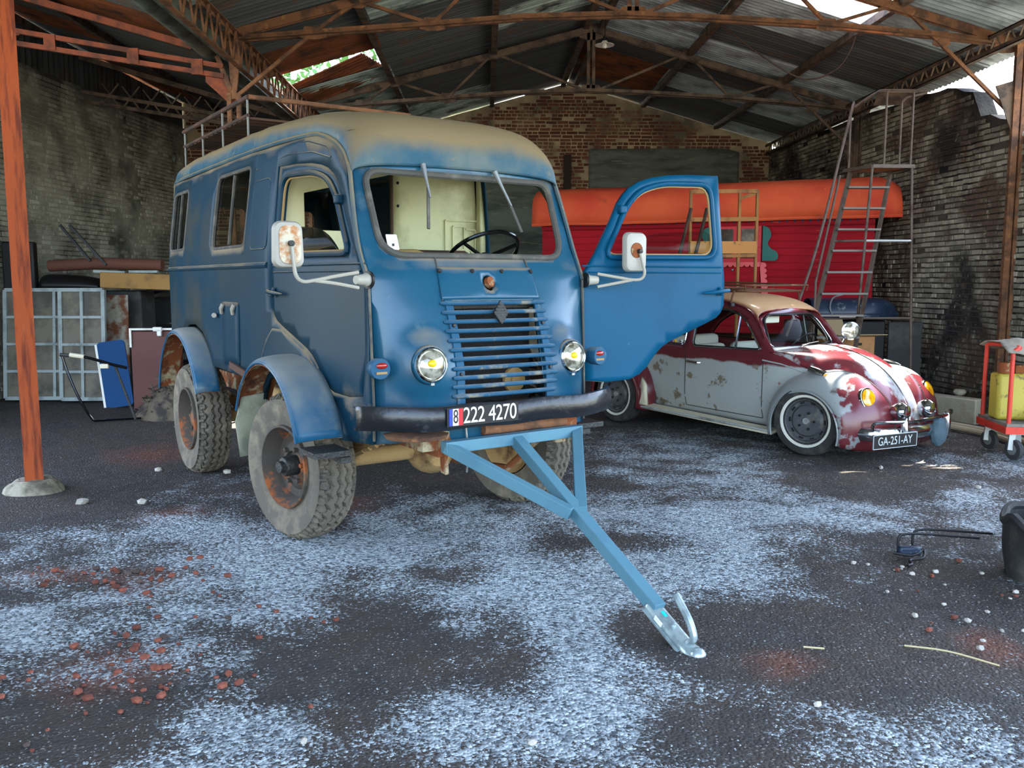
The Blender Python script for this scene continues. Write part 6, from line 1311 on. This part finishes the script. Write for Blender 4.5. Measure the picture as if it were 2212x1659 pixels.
# wheelbarrow handle and hose
wb2 = empty('hand_cart', (-4.4, 9.5, 0)); tag(wb2, 'old black tubular hand cart with pale grip by the window sashes', 'cart')
b = MB(); b.tube(catmull([(-.05, 0, .72), (.14, 0, .695), (.40, .0, .62), (.56, .0, .58)], 5), .016, 8); b.build('shaft', 'black_gloss', wb2)
b = MB(); b.tube(catmull([(-.12, .02, .70), (-.08, .02, .55), (.02, 0, .30), (.12, -.02, .12), (.2, -.05, .02)], 5), .014, 8); b.build('leg', 'black_gloss', wb2)
b = MB(); b.tube([(-.03, 0, .722), (.12, 0, .70)], .024, 8); b.build('grip', 'cream_paint', wb2)
b = MB(); b.tube([(-.14, .02, .72), (-.03, 0, .715)], .02, 8); b.build('bracket', 'cast_dark', wb2)
b = MB(); b.tube([(.42, .04, .61), (.62, .02, .02)], .014, 8); b.build('leg', 'cast_dark', wb2)
b = MB(); b.box((.33, 0, .60), (.09, .05, .05)); b.build('pale_block', 'cream_paint', wb2, bevel=.008)
hs = MB(); hs.tube(catmull([(-4.18, 9.42, .02), (-4.0, 9.5, .02), (-3.75, 9.6, .02)], 6), .012, 6); tag(hs.build('black_hose', 'black_gloss'), 'piece of black hose on the dirt floor by the hand cart', 'hose')
# heap of scrap behind the rear wheel
rh = random.Random(3); hp_ = MB()
hp_.grid(lambda a, t: Vector((-3.50 + .42*(t)*math.cos(6.283*a), 9.85 + .32*t*math.sin(6.283*a), .46*(1-t)**.8 + .06*noise.noise(Vector((math.cos(6.283*a)*4, math.sin(6.283*a)*4, t*6))) - .02)), 28, 9)
for i in range(160):
    a, r_ = rh.uniform(0, 6.28), rh.uniform(0, .5); r_ *= .8; c = Vector((-3.50 + r_*math.cos(a), 9.85 + .6*r_*math.sin(a), max(.02, .46*(1-r_/.42)) + rh.uniform(0, .04))); d = Vector((rh.gauss(0, 1), rh.gauss(0, 1), rh.gauss(0, .6))).normalized()*rh.uniform(.04, .14)
    hp_.bar(c-d, c+d, .012, .012)
o = hp_.build('scrap_heap', 'debris', smooth=False); tag(o, 'heap of brown straw and scrap behind the rear wheel of the van', 'heap'); o['kind'] = 'stuff'
# ------------------------------------------------------------------ rubble and stones on the floor
mat('rubble_red', srgb(126, 70, 54), 0.9, rvar=0.35, bump=0.4, bscale=30); mat('rubble_pale', srgb(190, 182, 170), 0.9, rvar=0.2, bump=0.4, bscale=30); mat('rubble_dark', srgb(84, 70, 62), 0.9, rvar=0.3, bump=0.4, bscale=30)
def stone_mesh(mt, seed):
    rr = random.Random(seed); bm = bmesh.new(); bmesh.ops.create_icosphere(bm, subdivisions=1, radius=1)
    for v in bm.verts: v.co *= rr.uniform(.72, 1.15); v.co.z *= .62
    me = bpy.data.meshes.new('stone'); bm.to_mesh(me); bm.free(); me.materials.append(M[mt])
    return me
sm = {m: [stone_mesh(m, k) for k in range(3)] for m in ('rubble_red', 'rubble_pale', 'rubble_dark')}
rs2 = random.Random(12)
def stone(x, y, s, m, label, group):
    o = bpy.data.objects.new('rubble_stone', rs2.choice(sm[m])); COL.objects.link(o); o.location = (x, y, s*.28 - .004); o.rotation_euler = (0, 0, rs2.uniform(0, 6.28)); o.scale = (s, s*rs2.uniform(.6, 1), s); tag(o, label, 'stone', group)
n = 0
while n < 150:
    c = rs2.choice([(-1.47, 3.33, .34, .30), (-1.47, 3.33, .34, .30), (-1.30, 3.15, .4, .3), (-1.68, 4.36, .28, .25), (-2.1, 4.45, .3, .15), (-1.1, 3.7, .5, .6)])
    x, y = rs2.gauss(c[0], c[2]*.6), rs2.gauss(c[1], c[3]*.6)
    if y < 2.4 or x < -.60*y: continue
    stone(x, y, rs2.choice([.010, .012, .014, .018, .024]), 'rubble_red' if rs2.random() < .8 else 'rubble_dark', 'small red-brown rubble stone strewn on the gravel left of the tow bar', 'red rubble on the floor'); n += 1
for i in range(40):
    x, y = rs2.uniform(1.9, 2.6), rs2.uniform(3.4, 4.6); stone(x, y, rs2.choice([.010, .014, .02]), 'rubble_pale' if rs2.random() < .7 else 'rubble_red', 'small pale stone on the gravel near the black bag', 'stones by the black bag')
for x, y, s in ((-2.62, 7.0, .035), (-2.05, 6.9, .04), (-2.75, 5.95, .05), (-2.35, 5.95, .04), (-2.0, 8.2, .04), (-.6, 2.75, .02), (1.18, 2.95, .02), (.15, 2.72, .02), (3.2, 6.9, .03), (3.6, 6.2, .03)):
    stone(x, y, s, 'rubble_pale', 'single larger pale stone on the dirt floor', 'larger pale stones')
gr = MB(); rg = random.Random(5)
ico = [(0, 0, .6), (.9, 0, 0), (-.45, .78, 0), (-.45, -.78, 0)]
for i in range(9000):
    y = 2.4 + 5.2*rg.random()**1.6; x = rg.uniform(-.6, .6)*y
    l, r_ = patch(x, y)
    if rg.random() > .25 + .75*l: continue
    s = rg.uniform(.0025, .006); a = rg.uniform(0, 6.28); ca, sa = math.cos(a), math.sin(a); n0 = len(gr.v)
    for p in ico: gr.v.append(Vector((x + s*(p[0]*ca-p[1]*sa), y + s*(p[0]*sa+p[1]*ca), p[2]*s + .002)))
    gr.f += [(n0, n0+1, n0+2), (n0, n0+2, n0+3), (n0, n0+3, n0+1)]
mat('chippings', srgb(150, 154, 156), 0.9, rvar=0.4)
me = bpy.data.meshes.new('gravel'); me.from_pydata([tuple(v) for v in gr.v], [], gr.f); me.materials.append(M['chippings'])
o = bpy.data.objects.new('gravel', me); COL.objects.link(o); tag(o, 'loose pale gravel chippings scattered over the dirt floor', 'gravel'); o['kind'] = 'stuff'
mat('straw', srgb(196, 178, 136), 0.9)
for p, lb in (([(1.72, 3.42, .012), (1.86, 3.34, .02), (2.0, 3.22, .012)], 'long dry straw lying on the floor near the black bag'), ([(1.30, 3.42, .012), (1.38, 3.40, .012)], 'short white straw on the dark soil patch')):
    b = MB(); b.tube(catmull(p, 4), .004, 5); tag(b.build('straw', 'straw'), lb, 'straw')
